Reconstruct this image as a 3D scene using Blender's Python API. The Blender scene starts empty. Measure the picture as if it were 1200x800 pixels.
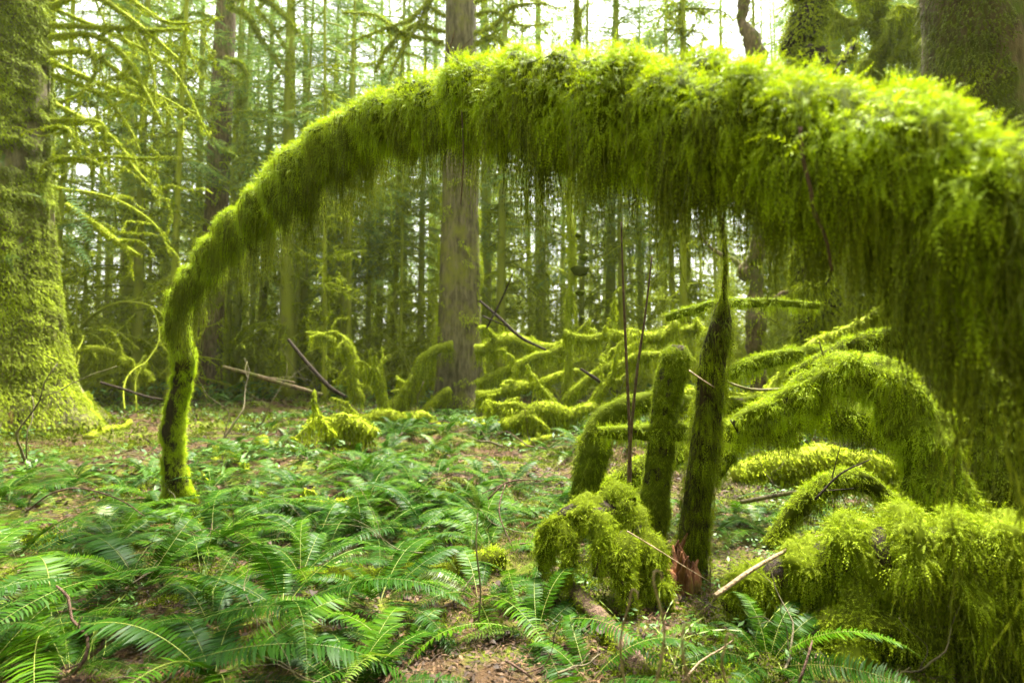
import bpy, math
import numpy as np
from mathutils import Vector

SC = bpy.context.scene
COL = SC.collection
rng = np.random.default_rng(11)
def R(a): return math.radians(a)

# ------------------------------------------------------------------ camera model
H = 0.95
PITCH = R(3.0)
F = 620.0
FW = np.array([0, math.cos(PITCH), math.sin(PITCH)])
UP = np.array([0, -math.sin(PITCH), math.cos(PITCH)])
RT = np.array([1.0, 0, 0])
CAM = np.array([0, 0, H])

def P(px, py, d):
    return CAM + d * (FW + (px - 600) / F * RT + (400 - py) / F * UP)

# ------------------------------------------------------------------ noise
def vnoise(p, seed=0):
    p = np.asarray(p, float)
    i = np.floor(p).astype(np.int64); f = p - i; f = f * f * (3 - 2 * f)
    def h(ix, iy, iz):
        n = (ix * 374761393 + iy * 668265263 + iz * 1274126177 + seed * 69069 + 12345) & 0xffffffff
        n = ((n ^ (n >> 13)) * 1274126177) & 0xffffffff
        return ((n ^ (n >> 16)) & 0xffff) / 65535.0
    out = 0
    for dx in (0, 1):
        wx = f[..., 0] if dx else 1 - f[..., 0]
        for dy in (0, 1):
            wy = f[..., 1] if dy else 1 - f[..., 1]
            for dz in (0, 1):
                wz = f[..., 2] if dz else 1 - f[..., 2]
                out = out + wx * wy * wz * h(i[..., 0] + dx, i[..., 1] + dy, i[..., 2] + dz)
    return out

def fbm(p, seed=0, oct=3):
    s = 0; a = 1; t = 0
    for k in range(oct):
        s = s + a * vnoise(np.asarray(p) * (2 ** k), seed + k); t += a; a *= .5
    return s / t

def nrm(v):
    return v / np.maximum(np.linalg.norm(v, axis=-1, keepdims=True), 1e-9)

def gz(x, y):
    x = np.asarray(x, float); y = np.asarray(y, float)
    r = np.sqrt(x * x + y * y)
    p = np.stack([x, y, np.zeros_like(x)], -1)
    a = .10 * (fbm(p * .8, 5) - .5) * 2 + .05 * (fbm(p * 3.1, 9) - .5) * 2
    b = 1.4 * (vnoise(p * .06, 3) - .5) * np.clip((r - 12) / 30, 0, 1)
    a = a + .20 * (fbm(p * 1.9 + 7, 15, 3) - .5)
    e = .5 * (vnoise(p * .3, 31) - .5) * np.clip((r - 9) / 10, 0, 1)
    return a * np.clip(.35 + r / 8, 0, 1) + b + e

def G(px, py):
    """the point of the ground seen at photo pixel px, py"""
    dr = FW + (px - 600) / F * RT + (400 - py) / F * UP
    z = 0.0
    for _ in range(12):
        t = (z - H) / min(dr[2], -0.01)
        q = CAM + dr * t
        z = float(gz(q[0], q[1]))
    return np.array([q[0], q[1], z])

# ------------------------------------------------------------------ materials
MATS = {}
def mat(name):
    m = bpy.data.materials.new(name); m.use_nodes = True
    nt = m.node_tree; nt.nodes.clear()
    MATS[name] = m
    return m, nt, nt.nodes, nt.links

def N(nodes, t, **kw):
    n = nodes.new(t)
    for k, v in kw.items(): setattr(n, k, v)
    return n

def leafmat(name, c1, c2, c3=None, rough=.6, spec=.3, transl=.35, nscale=3.0, tipcol=None, tips=.5):
    """foliage: colour varies per sprig (attribute rnd) and in clumps (noise); thin leaves let light through"""
    m, nt, ns, ln = mat(name)
    at = N(ns, 'ShaderNodeAttribute', attribute_name='rnd')
    tc = N(ns, 'ShaderNodeTexCoord')
    nz = N(ns, 'ShaderNodeTexNoise'); nz.inputs['Scale'].default_value = nscale; nz.inputs['Detail'].default_value = 3
    ln.new(tc.outputs['Object'], nz.inputs['Vector'])
    ad = N(ns, 'ShaderNodeMath', operation='ADD')
    ln.new(at.outputs['Fac'], ad.inputs[0]); ln.new(nz.outputs['Fac'], ad.inputs[1])
    ramp = N(ns, 'ShaderNodeValToRGB')
    ml = N(ns, 'ShaderNodeMath', operation='MULTIPLY'); ml.inputs[1].default_value = .5
    ln.new(ad.outputs[0], ml.inputs[0]); ln.new(ml.outputs[0], ramp.inputs[0])
    ramp.color_ramp.elements[0].position = .2; ramp.color_ramp.elements[0].color = (*c1, 1)
    ramp.color_ramp.elements[1].position = .8; ramp.color_ramp.elements[1].color = (*c2, 1)
    if c3:
        e = ramp.color_ramp.elements.new(.5); e.color = (*c3, 1)
    col = ramp.outputs[0]
    if tipcol:  # bright growth tips over darker bases, also painted in for shade between shoots
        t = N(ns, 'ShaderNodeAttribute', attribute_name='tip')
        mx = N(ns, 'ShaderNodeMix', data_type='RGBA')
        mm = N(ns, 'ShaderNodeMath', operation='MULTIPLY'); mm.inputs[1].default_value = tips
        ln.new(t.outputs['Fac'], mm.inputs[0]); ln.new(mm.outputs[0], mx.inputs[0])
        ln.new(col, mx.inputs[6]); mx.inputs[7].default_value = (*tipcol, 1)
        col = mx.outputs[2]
    pb = N(ns, 'ShaderNodeBsdfPrincipled')
    pb.inputs['Roughness'].default_value = rough
    pb.inputs['Specular IOR Level'].default_value = spec
    ln.new(col, pb.inputs['Base Color'])
    tr = N(ns, 'ShaderNodeBsdfTranslucent'); ln.new(col, tr.inputs[0])
    mix = N(ns, 'ShaderNodeMixShader'); mix.inputs[0].default_value = transl
    ln.new(pb.outputs[0], mix.inputs[1]); ln.new(tr.outputs[0], mix.inputs[2])
    out = N(ns, 'ShaderNodeOutputMaterial'); ln.new(mix.outputs[0], out.inputs[0])
    return m

def barkmat(name, c1, c2, moss=(.10, .14, .012), mossamt=.4, scale=6, vert=.22, bump=.9, mossscale=1.6):
    m, nt, ns, ln = mat(name)
    tc = N(ns, 'ShaderNodeTexCoord')
    mp = N(ns, 'ShaderNodeMapping'); mp.inputs['Scale'].default_value = (1, 1, vert)
    ln.new(tc.outputs['Object'], mp.inputs['Vector'])
    nz = N(ns, 'ShaderNodeTexNoise'); nz.inputs['Scale'].default_value = scale * 2.2; nz.inputs['Detail'].default_value = 6; nz.inputs['Roughness'].default_value = .65
    ln.new(mp.outputs[0], nz.inputs['Vector'])
    rp = N(ns, 'ShaderNodeValToRGB'); rp.color_ramp.elements[0].position = .35; rp.color_ramp.elements[1].position = .68
    rp.color_ramp.elements[0].color = (*c1, 1); rp.color_ramp.elements[1].color = (*c2, 1)
    ln.new(nz.outputs['Fac'], rp.inputs[0])
    n2 = N(ns, 'ShaderNodeTexNoise'); n2.inputs['Scale'].default_value = mossscale; n2.inputs['Detail'].default_value = 5; n2.inputs['Roughness'].default_value = .7
    ln.new(tc.outputs['Object'], n2.inputs['Vector'])
    r2 = N(ns, 'ShaderNodeValToRGB'); r2.color_ramp.elements[0].position = max(0, .62 - mossamt * .5); r2.color_ramp.elements[1].position = min(1, .8 - mossamt * .45)
    ln.new(n2.outputs['Fac'], r2.inputs[0])
    mx = N(ns, 'ShaderNodeMix', data_type='RGBA'); ln.new(r2.outputs[0], mx.inputs[0]); ln.new(rp.outputs[0], mx.inputs[6]); mx.inputs[7].default_value = (*moss, 1)
    pb = N(ns, 'ShaderNodeBsdfPrincipled'); pb.inputs['Roughness'].default_value = .9; pb.inputs['Specular IOR Level'].default_value = .15
    ln.new(mx.outputs[2], pb.inputs['Base Color'])
    bp = N(ns, 'ShaderNodeBump'); bp.inputs['Strength'].default_value = bump; bp.inputs['Distance'].default_value = .03
    ln.new(nz.outputs['Fac'], bp.inputs['Height']); ln.new(bp.outputs[0], pb.inputs['Normal'])
    out = N(ns, 'ShaderNodeOutputMaterial'); ln.new(pb.outputs[0], out.inputs[0])
    return m

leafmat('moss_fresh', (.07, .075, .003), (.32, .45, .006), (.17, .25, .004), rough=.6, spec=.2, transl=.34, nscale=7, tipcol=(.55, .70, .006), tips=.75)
leafmat('moss_ground', (.025, .035, .002), (.20, .27, .006), (.085, .12, .003), rough=.8, spec=.1, transl=.2, nscale=5)
leafmat('moss_olive', (.05, .05, .003), (.22, .31, .006), (.11, .15, .004), rough=.7, spec=.15, transl=.28, nscale=6, tipcol=(.42, .54, .008), tips=.7)  # darker olive copy of moss_fresh, painting sunlit lower-right wood dimmer
leafmat('moss_hanging', (.04, .045, .003), (.24, .28, .012), (.11, .135, .005), rough=.75, spec=.2, transl=.25, nscale=4)  # olive threads, colour lowered further to deepen the shade under the arch
leafmat('moss_short', (.03, .034, .002), (.38, .48, .007), (.17, .22, .004), rough=.75, spec=.15, transl=.25, nscale=2.2)
leafmat('moss_far', (.08, .10, .004), (.46, .55, .014), (.24, .30, .008), rough=.8, spec=.1, transl=.3, nscale=1.0)
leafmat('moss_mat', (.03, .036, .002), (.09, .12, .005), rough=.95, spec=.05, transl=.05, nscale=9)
leafmat('fern_green', (.010, .040, .004), (.085, .165, .002), (.028, .080, .001), rough=.42, spec=.08, transl=.28, nscale=2.0)
leafmat('fern_yellow', (.035, .09, .004), (.12, .19, .008), rough=.45, spec=.4, transl=.35)
leafmat('fern_dead', (.12, .05, .018), (.32, .17, .07), rough=.8, spec=.2, transl=.3)
leafmat('fern_stalk', (.10, .13, .02), (.24, .26, .045), rough=.5, spec=.3, transl=.1)
leafmat('needles', (.05, .12, .025), (.27, .38, .07), (.14, .23, .042), rough=.6, spec=.15, transl=.45, nscale=.4)
leafmat('herb', (.03, .09, .01), (.11, .22, .02), rough=.5, spec=.4, transl=.4)
leafmat('grass_blade', (.14, .22, .03), (.34, .40, .08), rough=.5, spec=.4, transl=.4)
leafmat('litter', (.02, .011, .005), (.16, .088, .034), (.05, .026, .011), rough=.7, spec=.3, transl=.15, nscale=9)
barkmat('bark_brown', (.055, .038, .022), (.22, .16, .095), mossamt=.25, scale=7)
barkmat('bark_grey', (.055, .046, .026), (.20, .168, .10), mossamt=.3, scale=6, moss=(.17, .17, .025))
barkmat('bark_mossy', (.07, .055, .035), (.20, .17, .09), mossamt=.85, scale=6, moss=(.26, .30, .02))
barkmat('bark_dark', (.012, .009, .007), (.06, .042, .028), mossamt=.1, scale=16, vert=.3)
barkmat('bark_twig', (.06, .035, .025), (.19, .12, .085), mossamt=.15, scale=30, vert=.5, mossscale=9)
barkmat('bark_far', (.09, .075, .035), (.24, .20, .10), mossamt=.75, scale=4, moss=(.24, .27, .025))
barkmat('wood_pale', (.20, .13, .07), (.48, .36, .23), mossamt=.12, scale=30, vert=.4, mossscale=12)
barkmat('wood_rotten', (.05, .018, .008), (.26, .11, .05), mossamt=.2, scale=12, vert=.3, mossscale=5)

def groundmat():
    m, nt, ns, ln = mat('forest_floor')
    tc = N(ns, 'ShaderNodeTexCoord')
    def noise(s, d=5, r=.6):
        n = N(ns, 'ShaderNodeTexNoise'); n.inputs['Scale'].default_value = s; n.inputs['Detail'].default_value = d; n.inputs['Roughness'].default_value = r
        ln.new(tc.outputs['Object'], n.inputs['Vector']); return n
    a = noise(14, 8, .75)
    ra = N(ns, 'ShaderNodeValToRGB'); ra.color_ramp.elements[0].position = .3; ra.color_ramp.elements[1].position = .72
    ra.color_ramp.elements[0].color = (.018, .010, .005, 1); ra.color_ramp.elements[1].color = (.12, .070, .032, 1); ln.new(a.outputs['Fac'], ra.inputs[0])
    c = noise(30, 5, .7)
    rc = N(ns, 'ShaderNodeValToRGB'); rc.color_ramp.elements[0].color = (.03, .04, .004, 1); rc.color_ramp.elements[1].color = (.14, .18, .010, 1)
    rc.color_ramp.elements[0].position = .3; rc.color_ramp.elements[1].position = .7; ln.new(c.outputs['Fac'], rc.inputs[0])
    b = noise(1.3, 6, .7)
    rb = N(ns, 'ShaderNodeValToRGB'); rb.color_ramp.elements[0].position = .44; rb.color_ramp.elements[1].position = .56; ln.new(b.outputs['Fac'], rb.inputs[0])
    mx = N(ns, 'ShaderNodeMix', data_type='RGBA'); ln.new(rb.outputs[0], mx.inputs[0]); ln.new(ra.outputs[0], mx.inputs[6]); ln.new(rc.outputs[0], mx.inputs[7])
    pb = N(ns, 'ShaderNodeBsdfPrincipled'); pb.inputs['Roughness'].default_value = .95; pb.inputs['Specular IOR Level'].default_value = .15
    ln.new(mx.outputs[2], pb.inputs['Base Color'])
    bp = N(ns, 'ShaderNodeBump'); bp.inputs['Strength'].default_value = 1; bp.inputs['Distance'].default_value = .03
    ln.new(a.outputs['Fac'], bp.inputs['Height']); ln.new(bp.outputs[0], pb.inputs['Normal'])
    out = N(ns, 'ShaderNodeOutputMaterial'); ln.new(pb.outputs[0], out.inputs[0])
groundmat()

# ------------------------------------------------------------------ mesh building
class MB:
    """collects numpy geometry and links it as ONE mesh object"""
    def __init__(s): s.v = []; s.t = []; s.q = []; s.tm = []; s.qm = []; s.r = []; s.tp = []; s.n = 0
    def add(s, V, T=None, Q=None, rnd=None, tip=None, mi=0):
        V = np.asarray(V, float).reshape(-1, 3); n = len(V)
        s.v.append(V)
        s.r.append(np.full(n, rng.random()) if rnd is None else np.broadcast_to(rnd, (n,)).astype(float))
        s.tp.append(np.zeros(n) if tip is None else np.broadcast_to(tip, (n,)).astype(float))
        if T is not None and len(T): s.t.append(np.asarray(T) + s.n); s.tm.append(np.full(len(T), mi))
        if Q is not None and len(Q): s.q.append(np.asarray(Q) + s.n); s.qm.append(np.full(len(Q), mi))
        s.n += n
    def data(s, name, mats, smooth=False, origin=None):
        V = np.concatenate(s.v) if s.v else np.zeros((0, 3))
        if origin is not None: V = V - np.asarray(origin)
        T = np.concatenate(s.t) if s.t else np.zeros((0, 3), int)
        Q = np.concatenate(s.q) if s.q else np.zeros((0, 4), int)
        me = bpy.data.meshes.new(name)
        me.vertices.add(len(V)); me.vertices.foreach_set('co', V.astype(np.float32).ravel())
        nl = len(T) * 3 + len(Q) * 4
        me.loops.add(nl)
        me.loops.foreach_set('vertex_index', np.concatenate([T.ravel(), Q.ravel()]).astype(np.int32))
        me.polygons.add(len(T) + len(Q))
        ls = np.concatenate([np.arange(len(T)) * 3, len(T) * 3 + np.arange(len(Q)) * 4]).astype(np.int32)
        me.polygons.foreach_set('loop_start', ls)
        mi = np.concatenate([x for x in s.tm + s.qm]) if (s.tm or s.qm) else np.zeros(0)
        me.polygons.foreach_set('material_index', mi.astype(np.int32))
        if smooth: me.polygons.foreach_set('use_smooth', np.ones(len(T) + len(Q), bool))
        me.update(calc_edges=True)
        a = me.attributes.new('rnd', 'FLOAT', 'POINT'); a.data.foreach_set('value', np.concatenate(s.r).astype(np.float32))
        a = me.attributes.new('tip', 'FLOAT', 'POINT'); a.data.foreach_set('value', np.concatenate(s.tp).astype(np.float32))
        for k in ([mats] if isinstance(mats, str) else mats): me.materials.append(MATS[k])
        return me
    def build(s, name, mats, parent=None, smooth=False, origin=None):
        if origin is None and parent is not None: origin = np.array(parent.location)
        o = bpy.data.objects.new(name, s.data(name, mats, smooth, origin)); COL.objects.link(o)
        if parent is not None: o.parent = parent
        elif origin is not None: o.location = origin
        return o

def thing(name, label, cat, loc=(0, 0, 0), group=None, rz=0):
    o = bpy.data.objects.new(name, None); COL.objects.link(o)
    o.empty_display_size = .1
    o.location = loc; o.rotation_euler = (0, 0, rz)
    o['label'] = label; o['category'] = cat
    if group: o['group'] = group
    return o

def tag(o, label, cat, group=None, kind=None):
    if label: o['label'] = label
    if cat: o['category'] = cat
    if group: o['group'] = group
    if kind: o['kind'] = kind
    return o

def link_part(name, me, parent):
    o = bpy.data.objects.new(name, me); COL.objects.link(o); o.parent = parent; return o

def copy_tree(o, parent=None):
    c = o.copy(); COL.objects.link(c)
    c.parent = parent
    for ch in [x for x in o.children]:
        copy_tree(ch, c)
    return c

def place(o, loc, rz=0, s=1.0, tilt=(0, 0), label=None, group=None):
    o.location = loc; o.rotation_euler = (tilt[0], tilt[1], rz); o.scale = (s, s, s)
    if label: o['label'] = label
    if group: o['group'] = group
    return o

# ------------------------------------------------------------------ curves and tubes
def spline(pts, step):
    """Catmull-Rom through rows (x,y,z,r) resampled about every step metres"""
    p = np.asarray(pts, float)
    if len(p) < 2: return p
    e = np.vstack([2 * p[0] - p[1], p, 2 * p[-1] - p[-2]])
    out = []
    for i in range(1, len(e) - 2):
        a, b, c, d = e[i - 1], e[i], e[i + 1], e[i + 2]
        L = np.linalg.norm(c[:3] - b[:3]); n = max(2, int(L / step))
        t = np.linspace(0, 1, n, endpoint=False)[:, None]
        out.append(.5 * ((2 * b) + (-a + c) * t + (2 * a - 5 * b + 4 * c - d) * t ** 2 + (-a + 3 * b - 3 * c + d) * t ** 3))
    out.append(p[-1:])
    q = np.vstack(out); q[:, 3] = np.maximum(q[:, 3], .0008)
    return q

def frames(c):
    t = nrm(np.gradient(c[:, :3], axis=0))
    n = np.zeros_like(t)
    a = np.array([0, 0, 1.0]) if abs(t[0][2]) < .8 else np.array([1.0, 0, 0])
    n[0] = nrm(np.cross(np.cross(t[0], a), t[0]))
    for i in range(1, len(t)):
        v = n[i - 1] - t[i] * np.dot(n[i - 1], t[i]); n[i] = v / max(np.linalg.norm(v), 1e-9)
    return t, n, np.cross(t, n)

def tube(mb, c, sides=8, rough=0., rs=6., seed=0, mi=0, cap=True, rnd=None, rscale=1.0):
    t, n, b = frames(c)
    M = len(c); th = np.linspace(0, 2 * math.pi, sides, endpoint=False)
    dirs = n[:, None, :] * np.cos(th)[None, :, None] + b[:, None, :] * np.sin(th)[None, :, None]
    rr = c[:, 3][:, None] * rscale * np.ones((1, sides))
    if rough:
        base = c[:, None, :3] + dirs * rr[..., None]
        rr = rr * (1 + rough * 2 * (fbm(base * rs, seed) - .5))
    V = (c[:, None, :3] + dirs * rr[..., None]).reshape(-1, 3)
    i = np.arange(M - 1)[:, None] * sides; j = np.arange(sides)[None, :]; j2 = (j + 1) % sides
    Q = np.stack([i + j, i + j2, i + sides + j2, i + sides + j], -1).reshape(-1, 4)
    T = None
    if cap:
        V = np.vstack([V, c[0, :3], c[-1, :3]])
        k = np.arange(sides); k2 = (k + 1) % sides
        T = np.vstack([np.stack([np.full(sides, M * sides), k2, k], -1), np.stack([np.full(sides, M * sides + 1), (M - 1) * sides + k, (M - 1) * sides + k2], -1)])
    mb.add(V, T, Q, rnd=rnd, mi=mi)

def sprigs(mb, p0, d0, L, W, K=4, droop=.5, nrmv=None, jit=.15, feather=True, mi=0, rnd=None, fwd=.7, taper=True, sidejit=.35, tip0=0., tip1=1.):
    """N feathery shoots at once: a curved stem with a pair of leaflets on each of K segments, bending down under its weight"""
    n = len(p0)
    if n == 0: return
    L = np.broadcast_to(L, (n,)); W = np.broadcast_to(W, (n,)); droop = np.broadcast_to(droop, (n,))
    d = nrm(np.asarray(d0, float)); p = np.asarray(p0, float)
    g = np.array([0, 0, -1.0])
    pts = [p]; ds = [d]
    for k in range(K):
        d = nrm(d + droop[:, None] * g + rng.normal(0, jit, (n, 3)))
        p = p + d * (L / K)[:, None]
        pts.append(p); ds.append(d)
    ref = nrmv if nrmv is not None else rng.normal(0, 1, (n, 3))
    ref = nrm(ref + rng.normal(0, sidejit, (n, 3)))
    r = rng.random(n) if rnd is None else rnd
    Vs = []; tips = []
    for k in range(K):
        a, b = pts[k], pts[k + 1]
        side = nrm(np.cross(ds[k + 1], ref))
        u = (k + .5) / K
        prof = (1 - u ** 1.8) * .95 + .12 if taper else 1.0
        prof *= min(1, .35 + u * 2.2)
        w = W * prof
        e = b if not feather else a + (b - a) * .42
        fv = ds[k + 1] * (w * fwd)[:, None]
        dn = ref * (w * .0)[:, None]
        jl = (1 + rng.normal(0, .2, n)) * w; jr = (1 + rng.normal(0, .2, n)) * w
        tl = (a + b) / 2 + side * jl[:, None] + fv + dn
        tr_ = (a + b) / 2 - side * jr[:, None] + fv + dn
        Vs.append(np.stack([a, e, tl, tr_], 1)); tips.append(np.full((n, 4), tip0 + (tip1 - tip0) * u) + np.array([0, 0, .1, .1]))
    V = np.stack(Vs, 1)  # n,K,4,3
    base = (np.arange(n)[:, None] * K + np.arange(K)[None, :]) * 4
    T = np.concatenate([np.stack([base, base + 1, base + 2], -1).reshape(-1, 3), np.stack([base + 1, base, base + 3], -1).reshape(-1, 3)])
    mb.add(V.reshape(-1, 3), T, rnd=np.repeat(r, K * 4), tip=np.clip(np.stack(tips, 1).reshape(-1), 0, 1), mi=mi)

class Body:
    """the moss blanket on a limb: a lobed sleeve that sags below it (g = how far the underside hangs, in radii)"""
    def __init__(s, c, g=1.4, sides=26, amp=.35, sc=.07, rscale=1.0, crease=0., period=.17, seed=3):
        t, n, b = frames(c); M = len(c); th = np.linspace(0, 2 * math.pi, sides, endpoint=False)
        dr = n[:, None] * np.cos(th)[None, :, None] + b[:, None] * np.sin(th)[None, :, None]
        C = c[:, None, :3]; rr = (c[:, 3] * rscale)[:, None] * np.ones((1, sides))
        arc = np.cumsum(np.r_[0, np.linalg.norm(np.diff(c[:, :3], axis=0), axis=1)])
        if np.any(crease):
            w = arc / period + 1.1 * vnoise(np.stack([arc / .35, arc * 0 + seed, arc * 0], -1), 5)
            rr = rr * (1 + crease * (np.abs(np.sin(math.pi * w)) ** .6 - .62))[:, None]
        q = C + dr * rr[..., None]
        rr = rr * (1 + amp * 2 * (fbm(q / sc / 1.5, seed, 3) - .5) + amp * .8 * (vnoise(q / sc / .45, seed + 9) - .5))
        off = dr * rr[..., None]
        gg = np.broadcast_to(np.asarray(g, float), (M,))
        hang = .65 + .7 * vnoise(q * np.array([1, 1, .0]) / (sc * 1.3), seed + 4)
        flat = np.sqrt(1 - np.clip(np.abs(t[:, 2]), 0, .98) ** 2)[:, None]
        k = 1 + (gg[:, None] - 1) * hang * flat
        off[..., 2] = np.where(off[..., 2] < 0, off[..., 2] * k, off[..., 2])
        s.V = C + off; s.M = M; s.S = sides
        du = np.gradient(s.V, axis=0); dv = np.roll(s.V, -1, 1) - np.roll(s.V, 1, 1)
        nn = nrm(np.cross(du, dv)); sign = np.sign((nn * dr).sum(-1, keepdims=True)); s.N = nn * np.where(sign == 0, 1, sign)
        s.T = np.broadcast_to(t[:, None], s.V.shape)
        ar = np.linalg.norm(np.cross(s.V[1:] - s.V[:-1], (np.roll(s.V, -1, 1) - s.V)[:-1]), axis=-1); s.ar = ar; s.area = ar.sum()
    def mesh(s, mb, inset=0.):
        V = (s.V - s.N * inset).reshape(-1, 3); M, S = s.M, s.S
        i = np.arange(M - 1)[:, None] * S; j = np.arange(S)[None]; j2 = (j + 1) % S
        mb.add(V, None, np.stack([i + j, i + j2, i + S + j2, i + S + j], -1).reshape(-1, 4))
    def sample(s, n):
        w = s.ar.ravel() / s.ar.sum(); k = rng.choice(len(w), n, p=w); i, j = k // s.S, k % s.S; j2 = (j + 1) % s.S
        f = rng.random(n)[:, None]; g = rng.random(n)[:, None]
        L = lambda A: (A[i, j] * (1 - f) + A[i + 1, j] * f) * (1 - g) + (A[i, j2] * (1 - f) + A[i + 1, j2] * f) * g
        return L(s.V), nrm(L(s.N)), nrm(L(s.T))

def tufts(mb, body, n, L, W, K=6, droop=.3, splay=.6, bias=None, patch=None, psc=3., low=1.2, tang=.6, lo=-1.2, sink=.004, mi=0):
    """clumped moss: every tuft of shoots has its own lean, length and tone; short and curly on top, longer and hanging underneath"""
    per = int(np.clip(13 * L / .05, 4, 16)); spread = max(.006, L * .30)
    pos, nv, tv = body.sample(max(3, n // per))
    k = nv[:, 2] > lo
    if bias is not None: k &= bias(pos, nv)
    if patch: k &= fbm(pos * psc, 4) > patch * (.9 + .2 * rng.random(len(pos)))
    pos, nv, tv = pos[k], nv[k], tv[k]; m = len(pos)
    if not m: return
    q = fbm(pos / (L * 1.8), 8, 2)
    lobe = np.stack([vnoise(pos / (L * 1.5), 21), vnoise(pos / (L * 1.5), 22), vnoise(pos / (L * 1.5), 23)], -1) - .5
    dn = np.clip(.45 - nv[:, 2], 0, 1)
    td = nrm(nv + tang * (rng.normal(0, .45, (m, 3)) + 1.2 * lobe))
    tl = L * np.clip(.35 + 1.3 * q ** 1.3 + rng.normal(0, .25, m), .25, 2.) * (1 + low * dn)
    tc = np.clip(.5 + .9 * (q - .5) + rng.normal(0, .22, m), 0, 1)
    cnt = rng.poisson(per, m); idx = np.repeat(np.arange(m), cnt); N_ = len(idx)
    off = rng.normal(0, spread, (N_, 3)); off -= nv[idx] * (off * nv[idx]).sum(-1, keepdims=True)
    p = pos[idx] + off - nv[idx] * sink
    d = td[idx] + off / spread * splay * .5 + rng.normal(0, .3, (N_, 3))
    LL = tl[idx] * (.4 + .8 * rng.random(N_))
    dr = droop * (.35 + 1.8 * dn)[idx] * (.4 + 1.2 * rng.random(N_))
    sprigs(mb, p, d, LL, W * (.6 + .8 * rng.random(N_)), K=K, droop=dr, nrmv=nv[idx], jit=.24, feather=True, fwd=.9, sidejit=.8, rnd=np.clip(tc[idx] + rng.normal(0, .13, N_), 0, 1), mi=mi)

def strands(mb, p0, L, w, K=5, sway=.25, mi=0, rnd=None):
    """thin hanging threads: ribbons a few millimetres wide that hang straight down with a slight sway and small side tufts"""
    n = len(p0)
    if n == 0: return
    d0 = np.array([0, 0, -1.0]) + rng.normal(0, sway, (n, 3))
    sprigs(mb, p0, d0, L, w, K=K, droop=.55, jit=.24, feather=False, mi=mi, rnd=rnd, fwd=1.5)

def on_tube(c, n, lo=-1.1, wtop=0., bias=None, seed=0, patch=None, psc=3., rscale=1.0):
    """n random points on a tube: position, outward normal, tangent; lo drops normals pointing below it, patch keeps noise patches"""
    t, nn, b = frames(c)
    seg = np.linalg.norm(np.diff(c[:, :3], axis=0), axis=1)
    w = seg * (c[:-1, 3] + c[1:, 3]); w = w / w.sum()
    i = rng.choice(len(seg), n, p=w); f = rng.random(n)
    th = rng.random(n) * 2 * math.pi
    C = c[i] + (c[i + 1] - c[i]) * f[:, None]
    nv = nn[i] * np.cos(th)[:, None] + b[i] * np.sin(th)[:, None]
    pos = C[:, :3] + nv * (C[:, 3] * rscale)[:, None]
    keep = nv[:, 2] > lo
    if wtop: keep &= rng.random(n) < (1 - wtop) + wtop * (nv[:, 2] * .5 + .5)
    if bias is not None: keep &= bias(pos, nv)
    if patch: keep &= fbm(pos * psc, seed) > patch * (.9 + .2 * rng.random(n))
    return pos[keep], nv[keep], t[i][keep], (i + f)[keep] / len(c)

def px(pts, step=.03):
    return spline([(*P(a, b, d), r) for a, b, d, r in pts], step)

def grow(c0, d0, L, r0, lev=1, grav=.0, wig=.25, nch=4, step=None, spread=.8, up=0., rmin=.006):
    """a branching limb: list of paths"""
    n = 7; p = np.array(c0, float); d = nrm(np.array(d0, float)); pts = [(*p, r0)]
    for k in range(n):
        d = nrm(d + rng.normal(0, wig, 3) + np.array([0, 0, -grav + up]))
        p = p + d * L / n
        pts.append((*p, max(rmin, r0 * (1 - .8 * (k + 1) / n))))
    out = [spline(pts, step or L / 16)]
    if lev > 0:
        for _ in range(nch):
            k = rng.integers(1, n)
            q = np.array(pts[k][:3]); dd = nrm(q - np.array(pts[k - 1][:3]))
            nd = nrm(dd + rng.normal(0, spread, 3))
            out += grow(q, nd, L * (.35 + .3 * rng.random()), pts[k][3] * .6, lev - 1, grav, wig, max(2, nch - 1), step, spread, up, rmin)
    return out

def mossy(name, label, cat, paths, loc=None, bark='bark_dark', dens=900, L=.05, W=.012, K=5, droop=.35, lo=-1.1, mosskey='moss_fresh',
          hang=0, hL=.12, hW=.004, matr=1.25, sides=10, patch=None, psc=3., group=None, bias=None, feather=True, hangkey='moss_hanging',
          wood='wood', tang=.6, g=1.3, lobe=.3, crease=0., rough=0):
    """one fallen or standing limb: bark, a moss cushion that wraps it, feathery moss shoots and hanging threads"""
    if loc is None: loc = paths[0][0][:3]
    t = thing(name, label, cat, loc, group)
    mb = MB()
    for c in paths: tube(mb, c, sides=sides, rough=.12, rs=9)
    mb.build(wood, bark, t, smooth=True)
    ms = MB(); hs = MB(); mm = MB()
    for c in paths:
        body = Body(c, g=g, sides=24, amp=lobe, sc=max(.02, min(.09, c[:, 3].mean() * .8)), rscale=matr, crease=crease, period=.15)
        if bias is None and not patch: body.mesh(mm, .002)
        n = int(body.area * dens)
        if n < 4: continue
        tufts(ms, body, n, L, W, K=K, droop=droop, lo=lo, bias=bias, tang=tang, patch=patch, psc=psc)
        if hang:
            pos, nv, tv = body.sample(int(body.area * hang))
            k = (nv[:, 2] < .1) & (fbm(pos * 5, 14, 2) > .42)
            pos = pos[k]; q = vnoise(pos * np.array([9, 9, .5]), 17)
            strands(hs, pos, hL * (.15 + 1.3 * q ** 2) * (.4 + .8 * rng.random(len(pos))), hW, K=8)
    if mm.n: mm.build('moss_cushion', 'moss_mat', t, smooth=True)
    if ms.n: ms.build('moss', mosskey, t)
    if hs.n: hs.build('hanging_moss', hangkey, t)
    return t

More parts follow.
